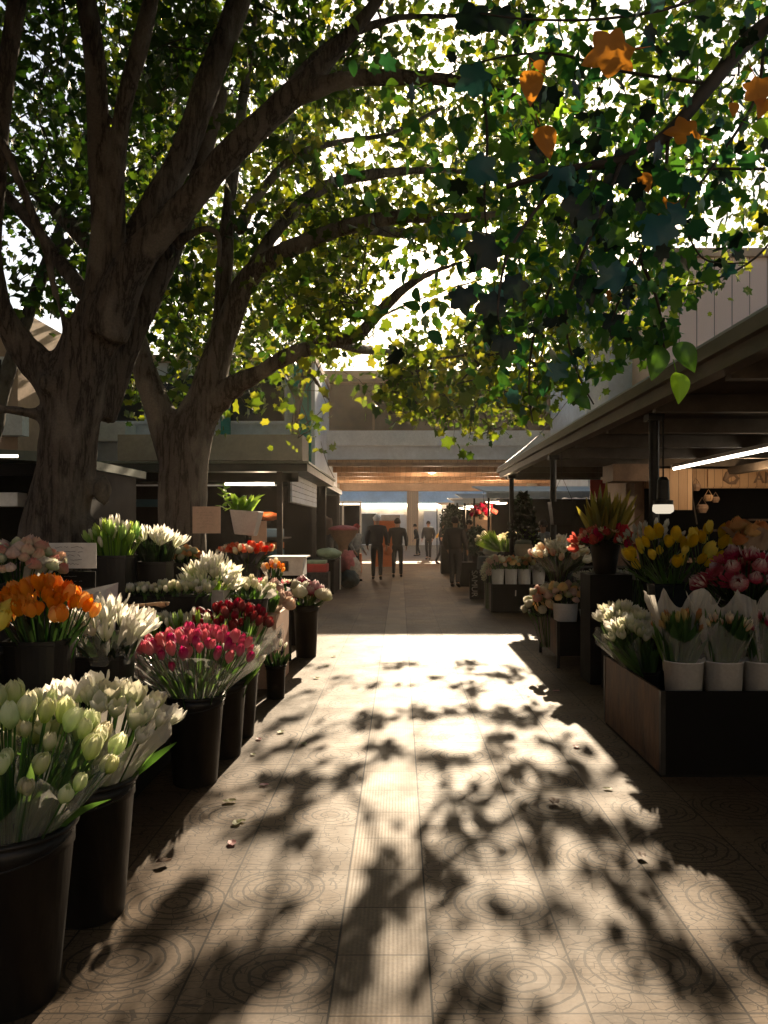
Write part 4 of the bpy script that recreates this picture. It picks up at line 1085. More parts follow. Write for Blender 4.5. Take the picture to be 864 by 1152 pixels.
BUNCH = []
def bunch(label, X0, Y0, zrim, ztop, rad, n, kind, mname, size, drop=.2, name='tulip_bunch', group=None, rect=None, wrap=None, wpar={}, nleaf=18, leaf_m='blade',
          lean=(0, 0), depth=.22, rrim=.11, tilt=36, leaf_w=.035, leafh=.8, cat='flower bunch', seed=None, stems=True, parts=True, zj=.3):
    rd = random.Random(seed if seed is not None else int(X0*1000+Y0*77)); size_ = size
    T = thing(name, (X0, Y0, zrim-depth), label, cat, group)
    st = MB(); lf = MB(); bl = []
    for i in range(n):
        if rect:
            u = rd.uniform(-1, 1); v = rd.uniform(-1, 1)
            # even rows with jitter
            nx = max(1, int(math.sqrt(n*rect[0]/rect[1]))); ny = max(1, n//nx)
            u = ((i % nx)+.5)/nx*2-1+rd.uniform(-.4, .4)/nx; v = ((i//nx)+.5)/max(ny, 1)*2-1+rd.uniform(-.4, .4)/max(ny, 1)
            x = u*rect[0]/2; y = v*rect[1]/2; q = max(abs(u), abs(v))*.6
            ox, oy = u*.4, v
        else:
            q = math.sqrt((i+.5)/n); a = i*2.39996+rd.uniform(-.15, .15)
            q *= 1+rd.uniform(-.05, .05)
            x = q*rad*math.cos(a); y = q*rad*math.sin(a); ox, oy = q*math.cos(a), q*math.sin(a)
        z = ztop-size-drop*q*q+rd.uniform(-zj, zj)*size
        p = Vector((X0+x+lean[0], Y0+y+lean[1], z))
        tl = R(tilt)*q+rd.uniform(-.12, .12)
        ax = Vector((ox, oy, 0)); ax = ax.normalized() if ax.length > 1e-4 else Vector((1, 0, 0))
        d = (Vector((0, 0, 1))*math.cos(tl)+ax*math.sin(tl)+Vector((rd.uniform(-.12, .12), rd.uniform(-.12, .12), 0))).normalized()
        bl.append((p, d, size*rd.uniform(.74, 1.2)))
        if stems:
            if rect: b = Vector((X0+x*.9, Y0+y*.9, zrim-depth+.01))
            else: b = Vector((X0+x/rad*rrim*.6, Y0+y/rad*rrim*.6, zrim-depth+.01))
            mid = b.lerp(p, .55)+Vector((0, 0, 0)) - ax*(.10*q*rad)
            st.tube([b, mid, p+d*.01], .0035, 5, False)
    for i in range(nleaf):
        a = rd.uniform(0, 2*PI); q = math.sqrt(rd.uniform(.2, 1))
        if rect:
            bx, by = rd.uniform(-.5, .5)*rect[0], rd.uniform(-.5, .5)*rect[1]; ex, ey = bx*1.1+rd.uniform(-.03, .03), by*1.1+rd.uniform(-.03, .03)
        else:
            bx, by = rrim*.7*q*math.cos(a), rrim*.7*q*math.sin(a); ex, ey = rad*1.06*q*math.cos(a), rad*1.06*q*math.sin(a)
        zt = zrim+(ztop-size-drop*q*q-zrim)*rd.uniform(leafh*.7, leafh*1.15)
        blade(lf, (X0+bx, Y0+by, zrim-.05), (X0+ex+lean[0]*.9, Y0+ey+lean[1]*.9, zt), leaf_w*rd.uniform(.7, 1.3), rd.uniform(.0, .25), 5, rd.uniform(-.8, .8))
    if stems and n: st.build('stems', M['blade'], T, smooth=True)
    if nleaf: lf.build('leaves', M[leaf_m], T, smooth=True)
    if wrap:
        wp = dict(points=9, amp=.08, r0=rrim*.85, r1=rad*1.12, z0=zrim-.06, z1=ztop-size*.3-drop*.4); wp.update(wpar)
        wrapper(T, X0+lean[0]*.3, Y0+lean[1]*.3, wp['z0'], wp['z1'], wp['r0'], wp['r1'], wp['points'], wp['amp'], wrap, wp.get('a0', 0), wp.get('a1', 2*PI), (lean[0]*.9, lean[1]*.9))
    ms = [blooms_for(k, m2) for k, m2 in zip(kind if isinstance(kind, (list, tuple)) else [kind], mname if isinstance(mname, (list, tuple)) else [mname])] if isinstance(kind, (list, tuple)) else [blooms_for(kind, m2) for m2 in (mname if isinstance(mname, (list, tuple)) else [mname])]
    tot = len(bl); proto = {}
    for i, (p, d, s) in enumerate(bl):
        mset = ms[rd.randrange(len(ms))]; me = mset[rd.randrange(3)]
        key = me.name
        if key not in proto:
            o = bpy.data.objects.new('bloom', me); proto[key] = o
        else: o = proto[key].copy()
        col.objects.link(o); o.parent = T
        o.location = p-T.location
        qn = d.to_track_quat('Z', 'Y') @ Quaternion((0, 0, 1), rd.uniform(0, 6.28))
        o.rotation_mode = 'QUATERNION'; o.rotation_quaternion = qn
        o.scale = (s*rd.uniform(.92, 1.12),)*2+(s,)
    return T

def bucket(label, X0, Y0, z0, z1, rt, rb=None, m='black', group='black flower buckets', name='flower_bucket', n=32, ear=True):
    rb = rb or rt*.76
    T = thing(name, (X0, Y0, z0), label, 'bucket', group)
    h = z1-z0
    MB().lathe([(rb*.96, z0), (rb, z0+.006), (rb+(rt-rb)*.86, z0+h*.86), (rb+(rt-rb)*.86+.005, z0+h*.865), (rt*.995, z1-.004), (rt*.93, z1-.006), (rt*.90, z1-.03), (rb*.9, z1-h*.55), (0.001, z1-h*.56)], X0, Y0, n, True, False).build('body', M[m], T, smooth=True)
    rr = MB(); rr.lathe([(rt*.985, z1-.018), (rt+.010, z1-.014), (rt+.012, z1-.003), (rt+.004, z1+.003), (rt*.95, z1+.001)], X0, Y0, n, False, False)
    rr.build('rim', M[m], T, smooth=True)
    if ear and rt > .12:
        pts = []
        for i in range(13):
            a = -PI*i/12
            pts.append((X0+(rt+.014)*math.cos(a), Y0-(.02+(rt+.014)*abs(math.sin(a))*.99), z1-.02-.05*math.sin(PI*i/12)))
        MB().tube(pts, .0028, 6).build('handle', M['blackmetal'], T, smooth=True)
    return T

def box_thing(name, label, cat, x0, x1, y0, y1, z0, z1, m, group=None, bevel=.006, legs=0, open_top=False, mside=None, lip=True):
    T = thing(name, ((x0+x1)/2, (y0+y1)/2, z0), label, cat, group)
    t = .018; zb = z0+legs
    if open_top:
        MB().box(x0, x1, y0, y0+t, zb, z1).build('front_panel', M[m], T, bevel=.003)
        MB().box(x0, x1, y1-t, y1, zb, z1).build('back_panel', M[m], T, bevel=.003)
        MB().box(x0, x0+t, y0+t+.001, y1-t-.001, zb, z1).build('side_panel', M[mside or m], T, bevel=.003)
        MB().box(x1-t, x1, y0+t+.001, y1-t-.001, zb, z1).build('side_panel', M[mside or m], T, bevel=.003)
        MB().box(x0+t+.001, x1-t-.001, y0+t+.001, y1-t-.001, zb, zb+.02).build('floor_panel', M[m], T)
    else:
        MB().box(x0, x1, y0, y1, zb, z1).build('body', M[m], T, bevel=bevel)
    if legs or lip:
        for sx in (x0-.004, x1-.026):
            for sy in (y0-.004, y1-.026):
                MB().box(sx, sx+.03, sy, sy+.03, z0, z1+.003 if open_top else zb+.02).build('corner_post', M['blackmetal'], T)
    return T

G1 = 'tall black flower buckets on the ground along the left edge'
# --- left, ground row
bucket('nearest black bucket at the left bottom corner under pale green tulips', -1.25, 2.41, 0, .555, .200, .150, group=G1, n=48)
bunch('pale mint-white tulips in the nearest left bucket', -1.25, 2.41, .555, 1.00, .34, 76, 'tulip', ['mint', 'mint', 'cream'], .078, .24, wrap='wrapClear', wpar=dict(points=7, amp=.13, r1=.33, z1=.80), nleaf=26, rrim=.18, leaf_w=.05, group='tulip bunches')
bucket('second black bucket along the left, under creamy pointed tulips', -1.20, 2.93, 0, .53, .165, .125, group=G1, n=48)
bunch('creamy pointed tulips in a tissue wrap behind the nearest bucket', -1.20, 2.95, .53, .93, .30, 46, 'open', ['cream', 'white'], .085, .17, wrap='wrapPaper', wpar=dict(points=9, amp=.10, r1=.29, z1=.80, a0=-1.2, a1=2.2), nleaf=22, rrim=.15, leaf_w=.05, group='tulip bunches')
bucket('black bucket under the big pink-red tulip bunch', -1.20, 4.43, 0, .52, .165, .125, group=G1)
bunch('big fan of pink-red tulips in the middle of the left row', -1.20, 4.43, .52, .93, .335, 74, 'tulip', ['pink'], .080, .11, wrap='wrapClear', wpar=dict(points=6, amp=.10, r1=.37, z1=.80), nleaf=30, rrim=.15, tilt=28, group='tulip bunches')
bucket('black bucket just behind the pink tulips', -1.165, 4.95, 0, .50, .155, .12, group=G1)
bunch('leafy green-white buds behind the pink tulips', -1.13, 4.95, .50, .80, .22, 14, 'bud', 'white', .085, .12, name='leafy_bunch', nleaf=46, rrim=.14, leaf_w=.045, leaf_m='blade', leafh=1.1, group='tulip bunches')
bucket('black bucket under the dark red tulips', -1.165, 5.42, 0, .50, .15, .115, group=G1)
bunch('dark red tulips behind the pink ones at the lane edge', -1.20, 5.42, .50, .98, .26, 52, 'tulip', 'darkred', .085, .12, wrap='wrapClear', wpar=dict(points=8, amp=.1, a0=-1.6, a1=1.0, r1=.34, z1=.80), nleaf=46, rrim=.14, leaf_w=.045, group='tulip bunches')
bucket('short black bucket half hidden behind the dark red tulips', -1.085, 6.6, 0, .29, .085, .075, group=G1, ear=False)
bunch('small dark leafy bunch in the short black bucket', -1.085, 6.6, .29, .52, .12, 5, 'bud', 'white', .06, .05, name='leafy_bunch', nleaf=26, leaf_m='bladeDk', rrim=.07)
T = thing('white_display_box', (-1.2, 7.35, 0), 'white display box with dark printed leaf motif beside the lane', 'display box')
MB().box(-1.50, -1.14, 6.95, 7.75, 0, .68).build('body', M['peachcard'], T, bevel=.005)
b = MB()
for i in range(9):
    y0 = 7.02+.03*i; z0 = .50-.045*i
    blade(b, (-1.136, y0, z0), (-1.136, y0+.14, z0+(.07 if i % 2 else -.04)), .045, 0, 4)
b.build('leaf_motif', M['ink'], T)
bunch('blush peonies standing on the white display box', -1.24, 7.25, .70, .97, .19, 16, 'peony', 'blush', .13, .10, name='peony_bunch', wrap='wrapKraft', wpar=dict(r1=.2, z1=.84, amp=.03), nleaf=10, rrim=.08, depth=.02, group='round flower bunches')
bucket('last black bucket of the left row by the sunlit edge', -1.08, 8.7, 0, .60, .145, .115, group=G1)
bunch('big white peonies with pink centres in the last left bucket', -1.08, 8.7, .60, .93, .24, 22, 'peony', ['white', 'white', 'magenta'], .15, .14, name='peony_bunch', nleaf=20, rrim=.12, group='round flower bunches')
box_thing('flower_tray', 'dark tray of small red and white flowers behind the peonies', 'tray', -1.68, -1.22, 7.9, 8.5, 0, .80, 'soot', lip=False)
bunch('small red and white flowers filling a dark tray', -1.44, 8.2, .84, .95, .2, 44, 'daisy', ['magenta', 'white', 'darkred'], .06, .03, rect=(.42, .55), name='mixed_flowers', nleaf=20, depth=.038, leaf_m='bladeDk', group='round flower bunches')
T = thing('white_shelf_crate', (-1.5, 9.6, 0), 'white crate with an opening on a dark stand behind the peonies', 'crate')
c_ = MB(); c_.box(-1.62, -1.22, 9.5, 9.52, .88, .93); c_.box(-1.62, -1.22, 9.5, 9.52, 1.06, 1.10); c_.box(-1.62, -1.52, 9.5, 9.52, .93, 1.06); c_.box(-1.40, -1.22, 9.5, 9.52, .93, 1.06)
c_.box(-1.62, -1.60, 9.521, 9.9, .88, 1.1); c_.box(-1.24, -1.22, 9.521, 9.9, .88, 1.1); c_.box(-1.62, -1.22, 9.88, 9.9, .88, 1.1); c_.box(-1.66, -1.18, 9.46, 9.94, 1.102, 1.12)
c_.build('case', M['white'], T)
MB().box(-1.62, -1.22, 9.5, 9.9, 0, .878).build('stand', M['soot'], T)

# --- left benches
GB = 'dark display benches under the left flowers'
def bench(label, x0, x1, y0, y1, z):
    T = thing('display_bench', ((x0+x1)/2, (y0+y1)/2, 0), label, 'bench', GB)
    MB().box(x0, x1, y0, y1, z-.04, z).build('top', M['soot'], T)
    MB().box(x0+.02, x1-.02, y0+.02, y1-.02, .02, z-.041).build('body', M['soot'], T)
bench('low dark bench behind the nearest buckets, carrying the orange tulips', -2.0, -1.42, 3.15, 5.1, .45)
bench('low dark bench under the green-white tulip trough', -1.95, -1.36, 5.12, 5.60, .45)
bench('taller dark bench at the left frame edge under the roses', -2.75, -2.02, 3.1, 5.5, .85)
bench('long dark bench under the middle flower pots by the second tree', -2.5, -1.36, 5.65, 7.85, .75)

G2 = 'black boxes and pots on the left benches'
def pot(label, x, y, z0, z1, r, sq=.5, m='black', group=G2, rb=None):
    rb = rb or r*.88
    T = thing('flower_pot', (x, y, z0), label, 'pot', group)
    MB().lathe([(rb, z0+.001), (rb+(r-rb)*.95, z1-.02), (r+.004, z1-.018), (r+.004, z1), (r*.94, z1), (r*.9, z1-.03), (.001, z1-.04)], x, y, 32, True, False, sq).build('body', M[m], T)
    return T
pot('square black pot of the white lilies', -1.56, 4.0, .45, .83, .14)
bunch('white pointed lilies with pale wrap in a square black pot', -1.55, 4.0, .83, 1.13, .20, 17, 'spiky', 'white', .125, .08, name='lily_bunch', wrap='wrapPaper', wpar=dict(points=8, amp=.08, r1=.23, z1=1.06, a0=-.9, a1=.9), nleaf=24, leaf_m='bladeDk', leaf_w=.06, rrim=.14, group='lily bunches')
wrapper(bpy.data.objects['lily_bunch'], -1.55, 4.0, .78, 1.02, .14, .21, 7, .08, 'wrapClear', 2.9, 6.0, nm='wrapper')
pot('square black pot of the orange tulips', -1.64, 3.45, .45, .99, .135)
bunch('bright orange tulips in a black pot at the left', -1.62, 3.45, .99, 1.27, .20, 44, ['open', 'tulip', 'tulip'], ['orange', 'orange', 'orange'], .078, .12, nleaf=22, leaf_m='bladeDk', rrim=.14, group='tulip bunches')
pot('narrow black pot of the yellow tulips at the frame edge', -1.86, 3.25, .45, .97, .11)
bunch('bright yellow tulips at the left frame edge beside the orange ones', -1.84, 3.25, .97, 1.28, .13, 15, 'tulip', 'yellow', .10, .12, nleaf=10, leaf_m='bladeDk', wrap='wrapPaper', wpar=dict(points=5, amp=.1, r1=.16, z1=1.10, a0=-1.8, a1=-.4), rrim=.09, group='tulip bunches')
pot('black pot of the pink and cream roses', -2.17, 4.3, .85, 1.19, .17)
bunch('dome of pink and cream roses above the orange tulips', -2.17, 4.3, 1.19, 1.45, .235, 58, 'peony', ['rose', 'rose', 'blush', 'cream'], .068, .14, name='rose_bunch', nleaf=14, leaf_m='bladeDk', rrim=.14, wrap='wrapPaper', wpar=dict(points=5, amp=.06, r1=.25, z1=1.34, a0=-1.0, a1=.3), group='round flower bunches')
pot('black pot of the light green tulip buds', -2.19, 5.8, .75, 1.28, .155)
bunch('light green tulip buds in front of the big tree trunk', -2.19, 5.8, 1.28, 1.55, .18, 34, 'bud', ['greentulip', 'greentulip', 'white'], .12, .06, nleaf=60, leaf_m='bladeG', rrim=.14, leaf_w=.03, leafh=1.6, group='tulip bunches', tilt=22)
pot('black pot of the white calla-like flowers', -1.95, 6.05, .75, 1.22, .13)
bunch('white flaring lilies with dark leaves between the two trunks', -1.95, 6.05, 1.22, 1.51, .15, 11, 'spiky', 'white', .12, .05, name='lily_bunch', nleaf=50, leaf_m='bladeDk', leaf_w=.05, rrim=.11, leafh=1.2, group='lily bunches', tilt=45)
T = box_thing('flower_trough', 'long black trough of the white tulip row', 'trough', -2.22, -1.48, 5.68, 5.93, .751, .97, 'soot', lip=False)
bunch('long row of short white tulips in a black trough', -1.85, 5.80, .97, 1.075, .3, 84, 'tulip', ['cream', 'white'], .062, .01, rect=(.80, .25), nleaf=40, rrim=.1, depth=-.002+.0, group='tulip bunches', leaf_m='blade')
T = box_thing('flower_trough', 'black trough of the green-white tulips behind the pink bunch', 'trough', -1.80, -1.30, 5.2, 5.5, .451, .66, 'soot', lip=False)
bunch('green-white tulips standing upright behind the pink bunch', -1.53, 5.33, .66, .90, .3, 46, 'bud', ['greentulip', 'white', 'cream'], .09, .02, rect=(.56, .28), nleaf=70, leaf_m='bladeG', leaf_w=.028, leafh=1.3, depth=-.002, group='tulip bunches')
pot('small black pot of the apricot carnations', -1.98, 6.9, .75, 1.17, .12)
bunch('apricot carnations beside the second tree trunk', -1.98, 6.9, 1.17, 1.34, .145, 26, 'peony', ['apricot', 'apricot', 'cream'], .07, .06, name='carnation_bunch', nleaf=16, leaf_m='bladeDk', rrim=.1, group='round flower bunches')
pot('small white pot of the cream-yellow lilies', -1.53, 6.15, .75, .99, .125, .9, 'whitecup', 'white pots of flowers', .115)
bunch('cream-yellow lilies in a small white pot', -1.53, 6.15, .99, 1.27, .215, 28, 'spiky', ['white', 'cream'], .115, .15, name='lily_bunch', nleaf=22, leaf_m='bladeG', rrim=.1, group='lily bunches', tilt=40)
pot('black pot of the short white tulips right of the white pot', -1.27+.03, 6.35, .75, .90, .13)
bunch('short white tulips right of the small white pot', -1.27, 6.35, .90, 1.08, .19, 34, 'tulip', ['white', 'cream'], .075, .05, nleaf=20, rrim=.11, wrap='wrapPaper', wpar=dict(points=4, amp=.08, r1=.22, z1=1.04, a0=-.7, a1=.5), group='tulip bunches')
pot('black pot of the red-orange tulips', -1.50, 7.3, .75, 1.14, .13)
bunch('red-orange tulips under the white square planter', -1.50, 7.3, 1.14, 1.34, .25, 66, 'tulip', ['redorange', 'redorange', 'mixed'], .075, .03, nleaf=26, leaf_m='bladeDk', rrim=.12, wrap='wrapDark', wpar=dict(points=10, amp=.02, r1=.24, z1=1.26), group='tulip bunches', tilt=20)
pot('tiny black pot of small orange tulips', -1.27, 7.6, .75, .98, .075)
bunch('small bunch of orange tulips at the lane side', -1.27, 7.6, .98, 1.17, .095, 14, 'tulip', ['orange', 'mixed'], .07, .04, nleaf=10, leaf_m='bladeDk', rrim=.06, wrap='wrapPaper', wpar=dict(points=4, amp=.05, r1=.12, z1=1.12, a0=2.2, a1=4.2), group='tulip bunches')
bunch('narrow bunch of closed green stems below the small orange tulips', -1.20, 6.95, .76, .98, .10, 8, 'bud', 'greentulip', .06, .05, name='leafy_bunch', nleaf=36, leaf_m='blade', rrim=.06, depth=.008)
T = thing('spade_shaped_scoop', P(165, 681, 5.0), 'pale wooden scoop lying by the white tulips', 'scoop')
p0 = P(140, 682, 5.0); p1 = P(182, 679, 5.0)
T.location = p0
MB().tube([p0, p0.lerp(p1, .6), p1], [.008, .010, .014], 8).build('shaft', M['peachboard'], T)
MB().lathe([(.001, p1.z-.03), (.045, p1.z-.012), (.05, p1.z+.008), (.046, p1.z+.008), (.001, p1.z-.018)], p1.x, p1.y, 16).build('bowl', M['peachboard'], T)
T.location = p0

# signs and cards
def scribble(x0, x1, z0, z1, y, n, seed, th=.0036):
    rd = random.Random(seed); b = MB()
    for i in range(n):
        z = z1-(z1-z0)*(i+.5)/n
        a = x0+(x1-x0)*rd.uniform(0, .25); e = x1-(x1-x0)*rd.uniform(0, .3)
        pts = []; x = a
        while x < e:
            pts.append((x, y, z+rd.uniform(-1, 1)*th*1.6)); x += rd.uniform(.004, .010)
            if rd.random() < .12 and len(pts) > 1:
                b.tube(pts, th*.35, 4); pts = []; x += .008
        if len(pts) > 1: b.tube(pts, th*.35, 4)
    return b
T = thing('price_card', (-2.06, 4.75, .85), 'white handwritten card leaning among the left flowers', 'card')
MB().box(-2.22, -1.91, 4.75, 4.756, 1.235, 1.395).build('card', M['card'], T)
scribble(-2.18, -1.95, 1.25, 1.38, 4.748, 5, 3).build('handwriting', M['ink'], T)
MB().box(-2.15, -2.13, 4.757, 4.775, .85, 1.3).build('stick', M['black'], T)
T = thing('dark_label', (-2.03, 4.6, .85), 'dark label with faint writing under the white card', 'label board')
MB().box(-2.15, -1.855, 4.6, 4.61, 1.125, 1.225).build('board', M['soot'], T)
scribble(-2.1, -1.9, 1.15, 1.21, 4.597, 2, 8, .0018).build('writing', M['paleink'], T)
MB().box(-2.05, -2.03, 4.611, 4.63, .85, 1.15).build('stick', M['black'], T)
T = thing('paper_bag', (-1.9, 4.5, .85), 'folded pale paper behind the orange tulips', 'paper')
b = MB(); b.add([(-1.98, 4.5, .85), (-1.74, 4.42, .85), (-1.72, 4.42, 1.13), (-1.80, 4.46, 1.11), (-1.97, 4.5, 1.13), (-1.98, 4.6, .85), (-1.72, 4.56, .85), (-1.70, 4.56, 1.16), (-1.97, 4.6, 1.1)],
    [(0, 1, 2, 3), (0, 3, 4), (5, 6, 7, 8), (1, 6, 7, 2), (0, 5, 8, 4)])
b.build('sheet', M['card'], T)
scribble(-1.79, -1.745, .92, 1.08, 4.41, 4, 5, .004).build('print', M['ink'], T)
T = thing('peach_sign', (-1.77, 6.9, .75), 'pale peach notice card on a thin stick before the second trunk', 'sign')
MB().box(-1.895, -1.64, 6.9, 6.907, 1.435, 1.68).build('card', M['peachcard'], T)
scribble(-1.86, -1.68, 1.48, 1.64, 6.897, 6, 21, .0016).build('writing', M['ink'], T)
MB().tube([(-1.765, 6.915, .75), (-1.765, 6.915, 1.5)], .006, 8).build('stick', M['blackmetal'], T)
T = thing('peach_sign', (-1.58, 8.5, 0), 'smaller peach card behind the white square planter', 'sign')
MB().box(-1.67, -1.50, 8.5, 8.507, 1.32, 1.56).build('card', M['peachcard'], T)
MB().tube([(-1.585, 8.515, 0), (-1.585, 8.515, 1.4)], .007, 8).build('stick', M['blackmetal'], T)
T = thing('square_planter', (-1.58, 7.8, .75), 'tapered white square planter with fresh green plant on a black stand', 'planter')
zz0, zz1 = 1.42, 1.67
b = MB(); b.hexa([(-1.69, 7.70, zz0), (-1.49, 7.68, zz0-.02), (-1.49, 7.88, zz0-.02), (-1.69, 7.9, zz0), (-1.73, 7.66, zz1), (-1.43, 7.64, zz1-.02), (-1.43, 7.94, zz1-.02), (-1.73, 7.96, zz1)])
b.build('pot', M['whitecup'], T, bevel=.008)
MB().tube([(-1.58, 7.8, .755), (-1.58, 7.8, 1.41)], .014, 10).build('stand', M['blackmetal'], T)
b = MB(); rd = random.Random(4)
for i in range(34):
    a = rd.uniform(0, 6.28); q = rd.uniform(.05, .19); bx, by = -1.60+rd.uniform(-.08, .06), 7.8+rd.uniform(-.05, .05)
    blade(b, (bx, by, 1.64), (bx+q*math.cos(a), by+q*math.sin(a), 1.70+rd.uniform(.0, .14)), .055, .35, 5, rd.uniform(-.5, .5))
for i in range(16):
    a = rd.uniform(0, 6.28); c = Vector((-1.80, 7.75, 1.66+i*.017)); blade(b, c, c+Vector((.09*math.cos(a), .09*math.sin(a), rd.uniform(0, .05))), .05, .2, 4)
b.tube([(-1.66, 7.78, 1.62), (-1.76, 7.76, 1.72), (-1.81, 7.75, 1.94)], .006, 5)
b.build('plant', M['bladeG'], T)

# ------------------------------------------------------------------ right side
G3 = 'low dark planter boxes on the right'
R1 = box_thing('planter_box', 'nearest big planter box on the right with rusty brown side and black front', 'planter box', 1.555, 2.95, 4.5, 5.75, 0.02, .515, 'boxblack', G3, open_top=True, mside='rusty')
MB().box(1.56, 2.94, 4.52, 5.73, 0.0, .019).build('plinth', M['soot'], R1)
G4 = 'white paper cups in the nearest right box'
for i, (cx, lab1, lab2) in enumerate(((1.755, 'leftmost white cup in the nearest planter box', 'paper-wrapped leafy bouquet in the leftmost white cup of the near box'),
          (2.0, 'middle white cup in the nearest planter box', 'paper-wrapped bouquet with orange buds in the middle white cup'),
          (2.245, 'right white cup at the frame edge in the nearest box', 'paper-wrapped bouquet in the white cup at the right frame edge'))):
    T = thing('paper_cup', (cx, 4.68, .042), lab1, 'cup', G4)
    MB().lathe([(.085, .042), (.118, .665), (.122, .665), (.122, .672), (.112, .672), (.105, .62), (.001, .615)], cx, 4.68, 32, True, False).build('body', M['whitecup'], T, smooth=True)
    bunch(lab2, cx+.03*i-.03, 4.70, .66, 1.0, .155, 15, 'bud', ['olive', 'mixed', 'magenta'][i % 3] if i else ['olive'], .08, .06, name='wrapped_bouquet', wrap='wrapPaper',
          wpar=dict(points=6, amp=.17, r1=.20, z1=1.10, r0=.09, a0=-.3+i*.2, a1=3.5+i*.2), nleaf=80, leaf_m='blade', leaf_w=.05, rrim=.09, depth=.04, group='wrapped bouquets in white cups', leafh=1.2, lean=(.02, .0))
    T = [o for o in bpy.data.objects if o.name.startswith('wrapped_bouquet')][-1]
    T = bpy.data.objects['wrapped_bouquet'] if i == 0 else bpy.data.objects['wrapped_bouquet.%03d' % i]
    wrapper(T, cx+.02, 4.70, .62, .92, .10, .19, 3, .12, 'wrapClear', 3.6+i*.2, 5.9+i*.2, seed=i)
for i, (cx, cy) in enumerate(((1.70, 5.25), (1.72, 5.52))):
    pot(['black cup of the leaning white tulips, front one', 'black cup behind the leaning white tulips'][i], cx, cy, .042, .50, .10, 0, 'black', 'black cups in the nearest right box')
bunch('sunlit white tulips leaning out over the rusty box side', 1.70, 5.25, .50, .90, .17, 26, 'open', ['white', 'cream'], .09, .10, lean=(-.07, .02), nleaf=44, leaf_w=.04, rrim=.09, wrap='wrapClear', wpar=dict(points=6, amp=.1, r1=.24, z1=.78, a0=1.8, a1=4.6), group='tulip bunches')
bunch('second bunch of white tulips leaning to the lane', 1.72, 5.52, .50, .96, .17, 22, 'open', ['white', 'cream'], .085, .10, lean=(-.08, .05), nleaf=40, leaf_w=.04, rrim=.09, group='tulip bunches')
b = MB(); rd = random.Random(9)
for i in range(22):
    y = rd.uniform(5.0, 5.7); blade(b, (1.62, y, .50), (1.62-rd.uniform(.06, .22), y+rd.uniform(-.08, .04), rd.uniform(.60, .88)), .035, .05, 5, rd.uniform(-1, 1))
b.build('drooping_leaves', M['blade'], bpy.data.objects['tulip_bunch.%03d' % max(int(o.name[-3:]) for o in bpy.data.objects if o.name.startswith('tulip_bunch.'))])
bench2 = thing('black_table', (2.5, 6.4, 0), 'black table carrying the yellow tulips on the right', 'table')
MB().box(1.84, 3.4, 5.82, 7.1, .70, .74).build('top', M['soot'], bench2)
MB().box(1.88, 3.36, 5.86, 7.06, 0, .699).build('body', M['soot'], bench2)
T = thing('glass_vase', (2.19, 6.2, .742), 'square dark glass vase of the yellow tulips', 'vase')
MB().lathe([(.13, .742), (.155, 1.03), (.165, 1.035), (.16, 1.04), (.15, 1.03), (.12, .77), (.001, .765)], 2.19, 6.2, 32, True, False, .9).build('body', M['darkglass'], T)
bunch('large yellow tulips splaying from a dark glass vase', 2.22, 6.2, 1.03, 1.53, .38, 30, 'tulip', 'yellow', .115, .26, nleaf=20, rrim=.12, leaf_w=.035, group='tulip bunches', tilt=48, depth=.25, leaf_m='blade')
T = bpy.data.objects[[o.name for o in bpy.data.objects if o.name.startswith('tulip_bunch')][-1]]
bunch('small whitish buds behind the yellow tulips', 2.25, 6.75, 1.03, 1.56, .28, 36, 'bud', 'grey', .08, .12, name='bud_bunch', nleaf=30, leaf_m='bladeDk', depth=.288, group='round flower bunches')
bunch('second smaller group of yellow tulips right of the large one', 2.66, 6.6, .98, 1.56, .20, 14, 'tulip', 'yellow', .115, .15, nleaf=16, leaf_m='bladeDk', depth=.238, group='tulip bunches')
pot('black pot of the red and white lilies', 2.55, 5.55, .042, .95, .17, 0, 'black', 'black cups in the nearest right box', .13)
bunch('white lilies streaked dark red at the right frame edge', 2.55, 5.55, .95, 1.38, .33, 44, ['peony', 'spiky', 'daisy'], ['magenta', 'magenta', 'magenta'], .105, .24, name='lily_bunch', nleaf=40, leaf_m='bladeDk', rrim=.14, group='lily bunches', tilt=60)
bunch('white-green tulips at the right frame edge behind the cups', 2.62, 5.0, .5, 1.0, .2, 18, 'open', 'white', .08, .10, nleaf=30, leaf_m='blade', depth=.458, group='tulip bunches', wrap='wrapPaper', wpar=dict(points=5, amp=.12, r1=.3, z1=.95, a0=1.6, a1=4.4))
pot('tall black pot of the peach flowers at far right', 3.05, 6.4, .742, 1.3, .13, 0, 'black', 'black cups in the nearest right box')
bunch('peach-coloured wrapped flowers at the right frame edge', 3.0, 6.4, 1.3, 1.58, .22, 14, 'peony', 'apricot', .12, .08, name='peach_bunch', nleaf=8, leaf_m='bladeDk', wrap='wrapKraft', wpar=dict(points=5, amp=.08, r1=.24, z1=1.5), group='round flower bunches', rrim=.1)

